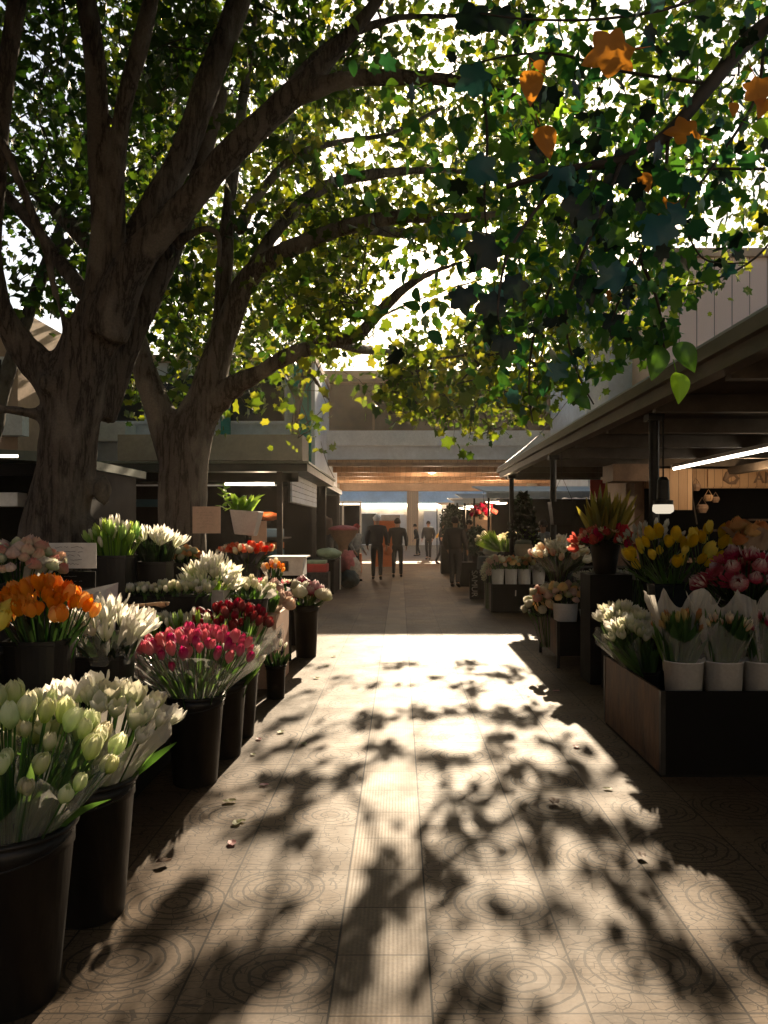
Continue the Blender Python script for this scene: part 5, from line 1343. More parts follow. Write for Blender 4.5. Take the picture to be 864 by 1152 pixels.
# sword-leaved plant and red flowers
stand = box_thing('black_plinth', 'black plinth under the tall sword-leaved plant', 'plinth', 1.8, 2.2, 7.15, 7.55, 0, 1.04, 'soot', lip=False)
T = thing('sword_leaf_vase', (1.98, 7.3, 1.042), 'tall black vase on the plinth with red flowers', 'vase')
MB().lathe([(.10, 1.042), (.125, 1.2), (.15, 1.37), (.155, 1.372), (.14, 1.372), (.001, 1.34)], 1.98, 7.3, 28, True, False).build('body', M['black'], T, smooth=True)
T = thing('sword_leaf_plant', (1.98, 7.3, 1.35), 'tall yellow-edged sword leaves above red flowers on the right', 'plant')
b = MB(); rd = random.Random(12)
for i in range(40):
    a = rd.uniform(0, 6.28); q = rd.uniform(.03, .33)
    blade(b, (1.98+.05*math.cos(a), 7.3+.05*math.sin(a), 1.35), (2.03+q*math.cos(a), 7.3+q*.8*math.sin(a), 1.95-q*.7+rd.uniform(-.12, .06)), .075, .02, 6, rd.uniform(-1.2, 1.2))
b.build('leaves', M['bladeY'], T)
bunch('red and orange flowers around the foot of the sword leaves', 1.97, 7.28, 1.37, 1.55, .30, 48, ['peony', 'open', 'daisy'], ['red', 'red', 'mixed'], .09, .16, name='red_flower_bunch', nleaf=30, leaf_m='bladeDk', depth=.018, group='round flower bunches', rrim=.12, tilt=60)

# planter on legs
R5 = box_thing('planter_box', 'second planter box on short legs, with brown side panel', 'planter box', 1.66, 2.95, 7.97, 9.0, 0, .49, 'boxblack', G3, legs=.13, open_top=True, mside='rusty')
G5 = 'white cups in the planter on legs'
for i, px in enumerate((636, 666, 694)):
    cx = X(px, 8.18)
    T = thing('white_cup', (cx, 8.18, .151), ['white cup of cream roses at the left end of the planter on legs', 'second white cup in the planter on legs', 'third white cup in the planter on legs'][i], 'cup', G5)
    MB().lathe([(.095, .151), (.135, .66), (.138, .672), (.125, .672), (.001, .64)], cx, 8.18, 28, True, False).build('body', M['whitecup'], T, smooth=True)
bunch('cream and beige roses in the left cup of the planter on legs', X(636, 8.18), 8.18, .66, .93, .19, 26, 'peony', ['blush', 'apricot', 'cream'], .10, .12, name='rose_bunch', nleaf=14, leaf_m='bladeDk', depth=.015, group='round flower bunches')
bunch('white flowers spilling over the left side of the planter on legs', 1.62, 8.35, .55, .90, .17, 20, 'peony', ['white', 'mixed'], .10, .26, name='white_flower_bunch', nleaf=12, leaf_m='bladeDk', depth=.395, group='round flower bunches', tilt=70, lean=(-.05, 0))
bunch('greyish white small blossoms massed in the planter on legs', 2.28, 8.15, .66, 1.02, .3, 95, ['peony', 'daisy'], ['grey', 'grey'], .062, .06, rect=(.72, .35), name='blossom_bunch', nleaf=60, leaf_m='bladeDk', depth=.015, zj=.9, group='round flower bunches')
pot('tall black pot behind the planter on legs', 1.87, 8.75, .16, .98, .13, 0, 'black', 'tall black pots behind the planter on legs', .10)
bunch('sunlit white and orange tulips above the planter on legs', 1.84, 8.72, .98, 1.37, .31, 56, ['open', 'open', 'tulip'], ['mixed', 'white', 'mixed'], .105, .14, nleaf=30, leaf_m='bladeDk', rrim=.11, wrap='wrapClear', wpar=dict(points=7, amp=.1, r1=.33, z1=1.2), group='tulip bunches', tilt=50)
box_thing('dark_cabinet', 'dark cabinet behind the planter on legs', 'cabinet', 2.2, 3.3, 8.98+.05, 9.6, 0, 1.0, 'soot', lip=False)

# crate with white pots further back
R6 = box_thing('wooden_crate', 'dark crate with pale side and small white handle beyond the planters', 'crate', 1.57, 2.65, 13.0, 14.1, .02, .50, 'soot', G3, open_top=True, mside='canopyedge')
MB().tube([(1.99, 12.985, .40), (1.985, 12.975, .30)], .012, 6).build('handle', M['card'], R6)
for i, px in enumerate((560, 575, 590, 606)):
    cx = X(px, 13.15)
    T = thing('white_cup', (cx, 13.15, .042), ['leftmost white pot in the distant crate', 'second white pot in the distant crate', 'third, largest-flowered white pot in the distant crate', 'rightmost white pot in the distant crate'][i], 'cup', 'white pots in the distant crate')
    MB().lathe([(.075, .042), (.112, .755), (.10, .757), (.001, .72)], cx, 13.15, 24, True, False).build('body', M['whitecup'], T, smooth=True)
    bunch(['white blossoms in the leftmost pot of the distant crate', 'mixed cream blossoms in the second pot of the distant crate', 'olive and cream blossoms in the third pot of the distant crate', 'few pale blossoms in the rightmost pot of the distant crate'][i],
          cx, 13.15, .74, 1.03 if i != 3 else .9, .16, 20, 'peony', [['white', 'blush'], ['cream', 'apricot'], ['cream', 'olive'], ['grey']][i], .09, .10, name='blossom_bunch', nleaf=10, leaf_m='blade', depth=.018, group='blossoms in the distant crate')
bunch('white and pink flowers drooping at the corner of the distant crate', 1.56, 13.3, .55, .98, .12, 22, 'daisy', ['white', 'blush'], .09, .30, name='white_flower_bunch', nleaf=8, leaf_m='bladeDk', depth=.508, group='blossoms in the distant crate', tilt=80)
T = box_thing('black_table', 'black table behind the distant crate holding the stone jar', 'table', 1.9, 3.1, 14.2, 15.2, 0, .90, 'soot', lip=False)
T = thing('stone_jar', (X(589, 14.5), 14.5, .902), 'grey rounded stone jar with a lid on the black table', 'jar')
jx = X(589, 14.5)
MB().lathe([(.12, .902), (.16, .96), (.185, 1.06), (.17, 1.14), (.15, 1.16)], jx, 14.5, 24, True, True).build('body', M['cream'], T, smooth=True)
MB().lathe([(.14, 1.161), (.155, 1.18), (.15, 1.22), (.10, 1.24)], jx, 14.5, 24, True, True).build('lid', M['greenroof'], T, smooth=True)
T = thing('fan_palm', (X(572, 14.9), 14.9, .902), 'bright green fan-shaped palm leaves behind the stone jar', 'plant')
b = MB()
for (cx, cz, a0, L_) in ((1.98, 1.10, 2.35, .52), (2.32, 1.15, 1.0, .50), (2.1, 1.05, 1.7, .35)):
    n = 15
    for k in range(n):
        a = a0+(k-n/2)*.07
        blade(b, (cx, 14.9, cz-.1), (cx+L_*math.cos(a), 14.9+.08*math.sin(k), cz-.1+L_*math.sin(a)*(1-.02*abs(k-n/2))), .065, .0, 4, 1.3)
    b.tube([(2.08, 14.95, .95), (cx, 14.9, cz-.1)], .008, 5)
b.build('leaves', M['bladeG'], T)
MB().lathe([(.10, .902), (.13, 1.0), (.12, 1.0), (.001, .98)], 2.08, 14.95, 20).build('pot', M['black'], T)
# black sign with white lettering running up it
T = thing('sandwich_board', (1.62, 15.4, 0), 'black floor sign with white lettering running vertically by the crate', 'sign')
MB().box(1.42, 1.80, 15.4, 15.43, .02, .62).build('board', M['soot'], T, bevel=.004)
MB().box(1.45, 1.77, 15.6, 15.63, 0, .5).build('rear_leg', M['soot'], T)
text('SAMUR', (1.515, 15.395, .33), .17, M['card'], T, rot=(R(90), R(90), 0), ext=.002)

# hanging things by the second post
T = thing('hanging_bucket', (X(632, 10.5), 10.5, 1.5), 'black square bucket hanging on the second canopy post', 'hanging pot')
hx = X(632, 10.5)
MB().hexa([(hx-.13, 10.4, 1.52), (hx+.13, 10.4, 1.52), (hx+.13, 10.62, 1.52), (hx-.13, 10.62, 1.52), (hx-.17, 10.37, 1.84), (hx+.17, 10.37, 1.84), (hx+.17, 10.65, 1.84), (hx-.17, 10.65, 1.84)]).build('body', M['black'], T, bevel=.006)
MB().tube([(hx-.16, 10.5, 1.83), (hx, 10.5, 2.2), (hx+.16, 10.5, 1.83)], .005, 6).build('hanger', M['blackmetal'], T)
MB().tube([(hx, 10.5, 2.2), (hx, 10.5, 2.6)], .005, 6).build('cord', M['blackmetal'], T)
def bush(name, label, cx, cy, z0, z1, r, m, n, sz, cone=False, potm='black', cat='plant', group=None, hang=False):
    T = thing(name, (cx, cy, z0), label, cat, group)
    MB().lathe([(r*.30, z0), (r*.4, z0+.16), (r*.36, z0+.16), (.001, z0+.14)], cx, cy, 18).build('pot', M[potm], T)
    u = rng.uniform(0, 1, n)**.5; th = rng.uniform(0, 2*PI, n); zz = rng.uniform(0, 1, n)
    prof = (1-zz)**.6*1.0 if cone else np.sqrt(np.clip(1-(2*zz-1)**2, .05, 1))
    rr = r*prof*u*(1+.25*np.sin(th*3+zz*9))
    p = np.stack([cx+rr*np.cos(th), cy+rr*np.sin(th), z0+.12+(z1-z0-.12)*zz], 1)
    leaves('foliage', p, rng.uniform(sz*.6, sz*1.2, n), 'ovate', M[m], T, down=-.3)
    MB().tube([(cx, cy, z0+.1), (cx, cy, z0+(z1-z0)*.8)], .02, 6).build('stem', M['twig'], T)
    return T
bush('dark_shrub', 'dark cone-shaped shrub standing on the table by the distant crate', X(592, 14.6), 14.9, .905, 2.12, .33, 'leafDark', 800, .13, True)
bush('round_shrub', 'dark round clipped shrub among the far right stalls', X(508, 24), 24, .9, 2.15, .36, 'leafDark', 800, .12)
bush('round_shrub', 'low dark shrub behind the standing shopper on the right', X(536, 19), 19, .6, 1.45, .34, 'leafDark', 600, .11)
box_thing('dark_plinth', 'dark plinth under the round clipped shrub', 'plinth', 1.3, 1.95, 23.8, 24.4, 0, .898, 'soot', lip=False)
box_thing('dark_plinth', 'dark plinth under the low dark shrub', 'plinth', 1.5, 2.2, 18.8, 19.4, 0, .598, 'soot', lip=False)
T = thing('red_banner', (X(672, 13.5), 13.5, 2.0), 'red hanging panel under the right canopy above the sword leaves', 'banner')
MB().box(X(664, 13.5), X(681, 13.5), 13.5, 13.53, 1.98, 2.33).build('panel', mat('red_paint', (.45, .035, .02), .5, .2, 3, .1) if 'redp' not in M else M['redp'], T)
MB().tube([(X(672, 13.5), 13.515, 2.33), (X(672, 13.5), 13.515, 2.62)], .005, 5).build('cord', M['blackmetal'], T)

# pale awnings over the far right stalls
GA = 'pale cloth awnings over the far right stalls'
for i, (x0, x1, y0, y1, z0, z1, mm) in enumerate(((1.85, 5.2, 16.2, 19.5, 2.22, 2.50, 'awning'), (1.75, 4.5, 21, 24, 2.25, 2.5, 'whitecup'), (1.8, 4.6, 25.2, 29, 2.3, 2.55, 'awning'), (1.7, 4.6, 31, 36, 2.35, 2.6, 'whitecup'))):
    T = thing('awning_stall', ((x0+x1)/2, y0, 0), ['nearest pale blue awning stall beyond the right canopy', 'off-white awning stall behind the pale blue one', 'third awning stall, just inside the passage', 'farthest pale awning stall on the right'][i], 'stall', GA)
    b = MB(); b.hexa([(x0, y0, z0), (x1, y0, z0), (x1, y1, z1), (x0, y1, z1), (x0, y0, z0+.03), (x1, y0, z0+.03), (x1, y1, z1+.03), (x0, y1, z1+.03)])
    b.build('cloth', M[mm], T)
    b = MB(); n = 14
    for k in range(n):
        a = x0+(x1-x0)*k/n; c2_ = x0+(x1-x0)*(k+1)/n
        b.add([(a, y0-.01, z0), (c2_, y0-.01, z0), (c2_, y0-.02, z0-.10), ((a+c2_)/2, y0-.02, z0-.13), (a, y0-.02, z0-.10)], [(0, 1, 2, 3, 4)])
    b.build('valance', M[mm], T)
    for (cx, cy) in ((x0+.06, y0+.06), (x0+.06, y1-.06), (x1-.06, y0+.06)):
        MB().lathe([(.028, 0), (.028, z0-.005)], cx, cy, 8, True, True).build('pole', M['blackmetal'], T)
    MB().box(x0+.6, x1, y0+.9, y1-.2, 0, .85).build('counter', M['soot'], T)
    MB().box(x1-.1, x1-.03, y0, y1, 0, z0-.02).build('back_cloth', M['soot'], T)
    MB().box(x0+.5, x1-.1, y1-.1, y1-.05, .86, z0-.02).build('rear_cloth', M['soot'] if i != 1 else M['brownboard'], T)
    for k in range(3 if i else 2):
        hx = x0+.2+.3*k; hy = y0+.6+k*.8
        L = thing('dish_lamp', (hx, hy, z0-.2), ['lit dish lamp %s under the %s awning' % (a, ['blue', 'off-white', 'third', 'farthest'][i]) for a in ('nearest the lane', 'in the middle', 'set deepest')][k], 'lamp', 'dish lamps under the right awnings')
        MB().lathe([(.03, z0-.10), (.17, z0-.16), (.165, z0-.165), (.02, z0-.12)], hx, hy, 16, False, False).build('shade', M['blackmetal'], L)
        MB().lathe([(.15, z0-.175), (.13, z0-.20), (.05, z0-.21)], hx, hy, 14, True, True).build('bulb', M['glow'], L)
        MB().tube([(hx, hy, z0-.10), (hx, hy, z0+.02)], .006, 5).build('cord', M['blackmetal'], L)
    l = bpy.data.lights.new('stall_lamp', 'POINT'); l.energy = 34; l.color = (1, .68, .4); l.shadow_soft_size = .12
    o = bpy.data.objects.new('stall_lamp', l); o.location = (x0+.5, y0+.8, z0-.35); link(o)

# goods on the far right stalls
GW = 'potted flowers standing along the right side of the far lane'
for i, (xx, yy, zz, mm, kd, lb) in enumerate(((1.72, 21.6, .95, 'apricot', 'peony', 'apricot flowers on a tall stand by the off-white awning'), (1.75, 23.0, .8, 'redorange', 'daisy', 'red-orange flowers on a stand behind the apricot ones'),
        (1.78, 26.0, 1.0, 'cream', 'peony', 'cream flowers on a stand by the third awning'), (1.8, 28.2, .9, 'rose', 'peony', 'pink flowers on a stand by the third awning'), (1.8, 31.5, 1.0, 'orange', 'daisy', 'orange flowers on the farthest stand of the right side'),
        (1.95, 17.0, 1.05, 'white', 'peony', 'white flowers on a stand under the blue awning edge'))):
    bunch(lb, xx, yy, zz+.02, zz+.34, .24, 24, kd, mm, .12, .14, name='blossom_bunch', nleaf=14, leaf_m='blade', depth=.015, group=GW, tilt=60)
    rt = [o for o in bpy.data.objects if o.get('label') == lb][0]
    MB().lathe([(.16, -rt.location.z), (.16, -rt.location.z+.02), (.03, -rt.location.z+.04), (.03, -.15), (.15, -.10), (.17, -.002), (.001, -.002)], 0, 0, 16).build('stand', M['brownboard'], rt, origin=(0, 0, 0))
rd = random.Random(31)
GR = 'bunches on the far right stalls'
goods = [(1.95, 17.6, .86, 'red flowers hanging bright beneath the blue awning', 'red', 1.75, 'peony'), (2.55, 17.5, .86, 'cream blossoms on the blue awning counter', 'cream', 0, 'peony'), (3.2, 17.4, .86, 'orange blossoms on the blue awning counter', 'orange', 0, 'daisy'),
         (2.0, 22.3, .86, 'apricot blossoms on the off-white awning counter', 'apricot', 0, 'peony'), (2.4, 22.4, .86, 'pink blossoms on the off-white awning counter', 'rose', 0, 'peony'),
         (2.05, 27.0, .86, 'orange blossoms on the third awning counter', 'redorange', 0, 'daisy'), (2.5, 26.8, .86, 'white blossoms on the third awning counter', 'white', 0, 'daisy')]
for gx_, gy_, gz, lb, mm, hz, kd in goods:
    z = hz or gz
    if hz:
        bunch(lb, gx_, gy_, z, z+.34, .28, 30, kd, mm, .12, .2, name='red_flower_bunch', nleaf=20, leaf_m='bladeDk', depth=.1, group=GR, tilt=80)
        rt = [o for o in bpy.data.objects if o.get('label') == lb][0]
        MB().lathe([(.10, z-.1), (.14, z+.06), (.001, z+.04)], gx_, gy_, 16).build('basket', M['brownboard'], rt)
        MB().tube([(gx_, gy_, z), (gx_, gy_, 2.33)], .006, 5).build('hanger', M['blackmetal'], rt)
    else:
        bunch(lb, gx_, gy_, z+.24, z+.55, .24, 26, kd, mm, .11, .12, name='blossom_bunch', nleaf=14, leaf_m='bladeDk', depth=.02, group=GR)
        rt = [o for o in bpy.data.objects if o.get('label') == lb][0]
        MB().lathe([(.10, z+.001), (.14, z+.24), (.001, z+.22)], gx_, gy_, 16).build('pot', M['brownboard'], rt)
for i, (x0, y0, s, z, mm, lb) in enumerate(((1.72, 18.6, .34, .0, 'brownboard', 'brown seat-like crate beside the standing shopper'), (1.62, 16.6, .40, 0, 'ink', 'dark crate in front of the blue awning stall'),
        (1.75, 20.2, .42, 0, 'brownboard', 'larger brown crate between two awning stalls'), (1.66, 16.65, .3, .42, 'peachboard', 'pale round-edged tray on the dark crate'))):
    o = MB().box(x0, x0+s, y0, y0+s, z+.003, z+(s if z == 0 else .06)).build('crate' if z == 0 else 'tray', M[mm], origin=(x0+s/2, y0+s/2, z), bevel=.02)
    tag(o, lb, 'crate' if z == 0 else 'tray')
T = thing('dark_cloth_table', (2.2, 16.3, 0), 'table with dark patterned cloth behind the floor sign', 'table')
b = MB(); b.lathe([(.44, 0), (.42, .3), (.40, .6), (.38, .84), (.36, .86), (.001, .865)], 2.02, 15.95, 28, True, False)
b.build('tablecloth', mat('dark_patterned_cloth', (.03, .045, .05), .8, .6, 14, .4), T, smooth=True)
T = thing('white_bag', (1.95, 15.9, .866), 'crumpled white bag on the dark cloth table', 'bag')
b = MB(); b.add(*ico((1.9, 15.85, .97), (.17, .12, .10))); o = b.build('body', M['whitecup'], T, smooth=False)

# ------------------------------------------------------------------ goods on the left beyond the green stall
def sack(name, label, cat, c, r, m, group=None, seed=0):
    vs, fs = ico(c, r, 3)
    cc = Vector(c)
    vs = [cc+(v-cc)*(1+.25*noise.noise((v-cc)*9+Vector((seed, 0, 0)))+.12*noise.noise((v-cc)*25)) for v in vs]
    z0 = c[2]-r[2]
    vs = [Vector((v.x, v.y, max(v.z, z0))) for v in vs]
    o = MB().add(vs, fs).build(name, m, origin=(c[0], c[1], z0), smooth=True)
    return tag(o, label, cat, group)
cG = mat('pale_green_bag', (.26, .36, .24), .5, .2, 10, .4); cP = mat('pink_cloth', (.52, .16, .18), .7, .3, 10, .3); cW = mat('pale_cloth', (.5, .46, .42), .7, .3, 12, .4)
cR = mat('red_cloth', (.42, .05, .045), .7, .2, 8, .2)
GT = 'goods heaped at the left stalls'
table = thing('goods_table', (-1.9, 17.6, 0), 'dark goods table beyond the green stall', 'table')
MB().box(-2.02, -1.42, 16.6, 18.6, .72, .76).build('top', M['soot'], table)
MB().box(-1.98, -1.46, 16.64, 18.56, 0, .719).build('body', M['soot'], table)
sack('green_bag', 'pale green plastic bag heaped on the goods table', 'bag', (-1.62, 17.2, .88), (.27, .3, .13), cG, GT, 1)
o = MB().box(-1.98, -1.55, 16.0, 16.5, .52, .70).build('red_box', cR, origin=(-1.75, 16.2, .52), bevel=.03); tag(o, 'red cloth-covered box stacked at the left beyond the peonies', 'box', GT)
o = MB().box(-2.02, -1.58, 16.02, 16.46, .703, .77).build('pale_box', cG, origin=(-1.8, 16.2, .703), bevel=.02); tag(o, 'pale teal flat box on the red box', 'box', GT)
o = MB().box(-1.96, -1.52, 16.0, 16.5, 0, .518).build('patterned_box', mat('dark_patterned_box', (.05, .045, .045), .6, .8, 18, .2), origin=(-1.75, 16.2, 0), bevel=.01); tag(o, 'dark patterned box under the red box', 'box', GT)
T = thing('flat_basket', (-1.45, 18.9, 0), 'wide pink and brown basket on a thick stem beside the left table', 'basket')
MB().lathe([(.10, .001), (.09, .8), (.14, 1.05), (.30, 1.25), (.36, 1.40)], -1.42, 18.9, 24, True, False).build('stem', M['brownboard'], T, smooth=True)
MB().lathe([(.36, 1.401), (.38, 1.44), (.26, 1.50), (.05, 1.53)], -1.42, 18.9, 24, True, True).build('pink_top', cP, T, smooth=True)
sack('cloth_heap', 'pink cloth heap beside the flat basket', 'cloth', (-1.28, 18.6, .62), (.2, .25, .30), cP, GT, 4)
sack('cloth_heap', 'pale draped cloth heap at the corner of the left stall', 'cloth', (-1.16, 18.6, .42), (.19, .2, .34), cW, GT, 7)
sack('dark_sack', 'dark sack on the ground at the left lane edge', 'sack', (-1.22, 18.3, .22), (.24, .3, .22), mat('dark_teal_cloth', (.02, .05, .06), .7, .5, 16, .4), GT, 9)
sack('dark_sack', 'black round sack left of the white pole', 'sack', (-1.62, 18.2, .24), (.22, .25, .24), M['black'], GT, 11)
o = MB().tube([(-1.42, 17.95, 0), (-1.42, 17.95, .80)], .018, 8).build('white_pole', M['white'], origin=(-1.42, 17.95, 0)); tag(o, 'thin white pole standing at the goods table', 'pole')
for i, (x, z, c) in enumerate(((-2.25, 1.45, 'white'), (-2.0, 1.5, 'brownboard'), (-1.95, 1.05, 'ink'))):
    sack('hanging_goods', ['white garments hanging in the stall with the yellow sign', 'brown garments hanging in the stall with the yellow sign', 'black rounded bag in the stall with the yellow sign'][i], 'goods', (x, 20.6, z), (.16, .12, .28), M[c], GT, 20+i)
sack('produce_heap', 'orange-brown produce heaped on the green stall shelf', 'produce', (-2.65, 15.3, 1.72-.02), (.2, .2, .09), M['orangepanel'], None, 33)
for i in range(14):
    x = -2.98+.05*(i % 7)*1.9; z = 1.254 if i < 7 else .38+.0
    pass

# ------------------------------------------------------------------ people
def skin_obj(name, J, E, m, parent, origin, sub=2, root=0):
    me = bpy.data.meshes.new(name); me.from_pydata([j[0] for j in J], E, [])
    o = bpy.data.objects.new(name, me); link(o)
    md = o.modifiers.new('s', 'SKIN'); md.use_smooth_shade = True
    sv = me.skin_vertices[0].data
    for i, j in enumerate(J):
        r = j[1]; sv[i].radius = (r, r) if not isinstance(r, tuple) else r
        sv[i].use_root = (i == root)
    ss = o.modifiers.new('u', 'SUBSURF'); ss.levels = sub; ss.render_levels = sub
    dg = bpy.context.evaluated_depsgraph_get(); dg.update()
    nm = bpy.data.meshes.new_from_object(o.evaluated_get(dg))
    o.modifiers.clear(); o.data = nm; bpy.data.meshes.remove(me)
    nm.materials.clear(); nm.materials.append(m); nm.name = name
    nm.polygons.foreach_set('use_smooth', [True]*len(nm.polygons))
    o.parent = parent
    return o
skinM = mat('skin', (.42, .24, .16), .55, .1, 8, .05)
def person(label, x, y, face, h=1.75, jacket=(.02, .025, .03), trousers=(.015, .015, .018), hair=(.03, .02, .015), stride=.18, cap=None, armbend=.15, lean=0., puffy=1.0, group=None, reach=None, bulk=1.):
    T = thing('person', (x, y, 0), label, 'person', group)
    s = h/1.75
    hipz, shz, nkz, hdz = .93, 1.43, 1.50, 1.645
    lx = lean
    def v(a, b, c): return (a*s, b*s, c*s)
    f1, f2 = stride, -stride
    L = dict(pelvis=v(0, 0, hipz), belly=v(0, lx*.3, 1.08), chest=v(0, lx*.7, 1.28), neck=v(0, lx, nkz), head0=v(0, lx+.01, 1.58), head1=v(0, lx+.02, 1.70))
    J = [(L['pelvis'], .095*s), (L['belly'], .09*s), (L['chest'], (.12*s, .09*s)), (L['neck'], .055*s), (L['head0'], (.075*s, .085*s)), (L['head1'], (.075*s, .09*s))]
    E = [(0, 1), (1, 2), (2, 3), (3, 4), (4, 5)]
    arms = []
    for sx in (-1, 1):
        sh = v(sx*.19, lx*.9, shz-.03)
        if reach and sx == reach[0]:
            el = v(sx*.30, lx+.22, 1.25); wr = v(sx*.30, lx+.45, 1.35)
        else:
            el = v(sx*.27, lx*.6-.04+.08*sx*stride*3, 1.15); wr = v(sx*.26, lx*.4+armbend-.06*sx*stride*3, .92)
        i0 = len(J); J += [(sh, .062*s), (el, .042*s), (wr, .028*s)]; E += [(2, i0), (i0, i0+1), (i0+1, i0+2)]
        W = Vector(wr); dr = (Vector(wr)-Vector(el)).normalized()
        pm = W+dr*.06*s
        k = len(J); J.append((tuple(pm), (.030*s, .018*s))); E.append((i0+2, k))
        for q, (ox, ln) in enumerate(((-.026, .062), (-.009, .075), (.009, .070), (.025, .055))):
            b0 = pm+Vector((0, ox*s, 0))+dr*.03*s
            t0 = b0+dr*ln*.55*s+Vector((-sx*.006*s, 0, 0)); t1 = b0+dr*ln*s+Vector((-sx*.022*s, 0, 0))
            kk = len(J); J += [(tuple(t0), .0085*s), (tuple(t1), .0075*s)]; E += [(k, kk), (kk, kk+1)]
        th = len(J); tt = W+dr*.035*s+Vector((0, .035*s, 0)); t2 = tt+dr*.045*s+Vector((-sx*.008*s, .012*s, 0))
        J += [(tuple(tt), .010*s), (tuple(t2), .008*s)]; E += [(k, th), (th, th+1)]
        arms.append((sh, el, wr))
    legs = []
    for sx, f in ((-1, f1), (1, f2)):
        hp = v(sx*.09, 0, .88); kn = v(sx*.10, f*.55+.03, .49); an = v(sx*.10, f-(.06 if f < 0 else 0), .09+(.04 if f < 0 else 0)); toe = v(sx*.11, f+.14-(.06 if f < 0 else 0), .035)
        i0 = len(J); J += [(hp, .088*s), (kn, .058*s), (an, .04*s), (toe, .035*s)]; E += [(0, i0), (i0, i0+1), (i0+1, i0+2), (i0+2, i0+3)]
        legs.append((hp, kn, an, toe))
    skin_obj('body', J, E, skinM, T, None, 1)
    jm = mat('jacket_cloth', jacket, .75, .3, 14, .3); tm = mat('trouser_cloth', trousers, .8, .25, 14, .2)
    bk = bulk
    J = [(v(0, lx*.15, .92), (.165*s*bk, .13*s*bk)), (v(0, lx*.35, 1.08), (.17*s*bk, .135*s*bk)), (v(0, lx*.7, 1.28), (.185*s*bk, .14*s*bk)), (v(0, lx*.95, 1.42), (.13*s*bk, .10*s*bk)), (v(0, lx, 1.50), (.075*s, .07*s))]
    E = [(0, 1), (1, 2), (2, 3), (3, 4)]
    for sh, el, wr in arms:
        i0 = len(J); w2 = Vector(el).lerp(Vector(wr), .92)
        J += [(sh, .085*s*bk), (el, .066*s*bk), (tuple(w2), .048*s)]; E += [(3, i0), (i0, i0+1), (i0+1, i0+2)]
    skin_obj('jacket', J, E, jm, T, None, 2)
    J = [(v(0, 0, .95), (.150*s, .122*s)), (v(0, 0, 1.04), (.13*s, .105*s))]; E = [(0, 1)]
    for hp, kn, an, toe in legs:
        i0 = len(J); a2 = Vector(an)+Vector((0, 0, -.01)); J += [(hp, .098*s), (kn, .068*s), (tuple(a2), .052*s)]; E += [(0, i0), (i0, i0+1), (i0+1, i0+2)]
    skin_obj('trousers', J, E, tm, T, None, 2)
    for hp, kn, an, toe in legs:
        J = [(tuple(Vector(an)+Vector((0, -.03, -.02))), .046*s), (tuple(Vector(toe)+Vector((0, -.05, .01))), .045*s), (tuple(Vector(toe)+Vector((0, .04, -.002))), .032*s)]
        skin_obj('shoe', J, [(0, 1), (1, 2)], M['ink'] if False else M['black'], T, None, 2)
    hm = mat('hair_or_cap', cap or hair, .8, .3, 20, .3)
    hc = Vector(v(0, lx+.01, 1.66))
    vs, fs = ico(hc, (.098*s, .112*s, .118*s), 3)
    keep = []
    vs2 = []
    for q in vs:
        d = q-hc
        if d.y > .035 and d.z < .035*s: q = hc+d*.80   # leave the face free
        if d.z < -.05: q = hc+d*.82
        vs2.append(q)
    b = MB().add(vs2, fs)
    if cap: b.lathe([(.105*s, hc.z+.0), (.112*s, hc.z+.01), (.108*s, hc.z+.05)], hc.x, hc.y, 18, False, False)
    b.build('hair' if not cap else 'cap', hm, T, origin=(0, 0, 0), smooth=True)
    fc = MB()
    fc.add(*ico(hc+Vector((0, .098*s, -.035*s)), (.013*s, .02*s, .024*s), 2))
    for sx in (-1, 1): fc.add(*ico(hc+Vector((sx*.088*s, -.0, -.03*s)), (.014*s, .022*s, .032*s), 2))
    fc.build('nose_and_ears', skinM, T, origin=(0, 0, 0), smooth=True)
    for sx in (-1, 1): MB().add(*ico(hc+Vector((sx*.032*s, .086*s, -.008*s)), (.011*s, .008*s, .007*s), 1)).build('eye', M['ink'], T, origin=(0, 0, 0), smooth=True)
    MB().add(*ico(hc+Vector((0, .085*s, -.078*s)), (.024*s, .008*s, .006*s), 1)).build('mouth', mat('lips', (.3, .1, .09), .5), T, origin=(0, 0, 0), smooth=True)
    T.rotation_euler = (0, 0, face)
    return T
# children of a person are built around the origin, so they follow the empty
pw1 = person('man in navy jacket and pale cap walking away, left of the pair', X(424, 21), 21.0, 0, 1.80, (.022, .025, .034), (.012, .012, .014), cap=(.75, .77, .82), stride=.12, bulk=1.08, armbend=.08, group=None)
pw2 = person('man with dark hair and black jacket walking away on the right of the pair', X(447, 22), 22.0, R(-4), 1.72, (.018, .018, .018), (.011, .011, .012), hair=(.03, .018, .012), stride=-.10, bulk=1.02, armbend=.07)
T = thing('shoulder_bag', (X(436, 21.3), 21.4, .70), 'orange-red bag carried low between the two walking men', 'bag')
b = MB(); b.add(*ico((X(436, 21.3), 21.35, .80), (.14, .10, .13), 3)); b.tube([(X(436, 21.3)-.1, 21.35, .88), (X(436, 21.3)-.06, 21.35, 1.0), (X(436, 21.3)+.06, 21.35, 1.0), (X(436, 21.3)+.1, 21.35, .88)], .008, 6)
b.build('body', M['orangepanel'], T, smooth=True)
person('shopper in a long black coat standing with back turned by the right stalls', X(512, 18.5), 18.5, R(-25), 1.72, (.014, .013, .014), (.01, .01, .012), stride=.04, bulk=1.15)
person('dark-clad figure standing far off in the middle of the lane', X(482, 34), 34, R(160), 1.72, (.02, .022, .025), (.012, .012, .013), stride=.08, bulk=1.2)
person('thin dark figure walking far off near the right stalls', X(497, 30), 30, R(-90), 1.65, (.02, .02, .022), (.012, .013, .02), stride=.2)
person('small dark figure bending forward far off beside the posters', X(470, 38), 38, R(90), 1.6, (.02, .02, .02), (.012, .012, .013), stride=.06, lean=.15)
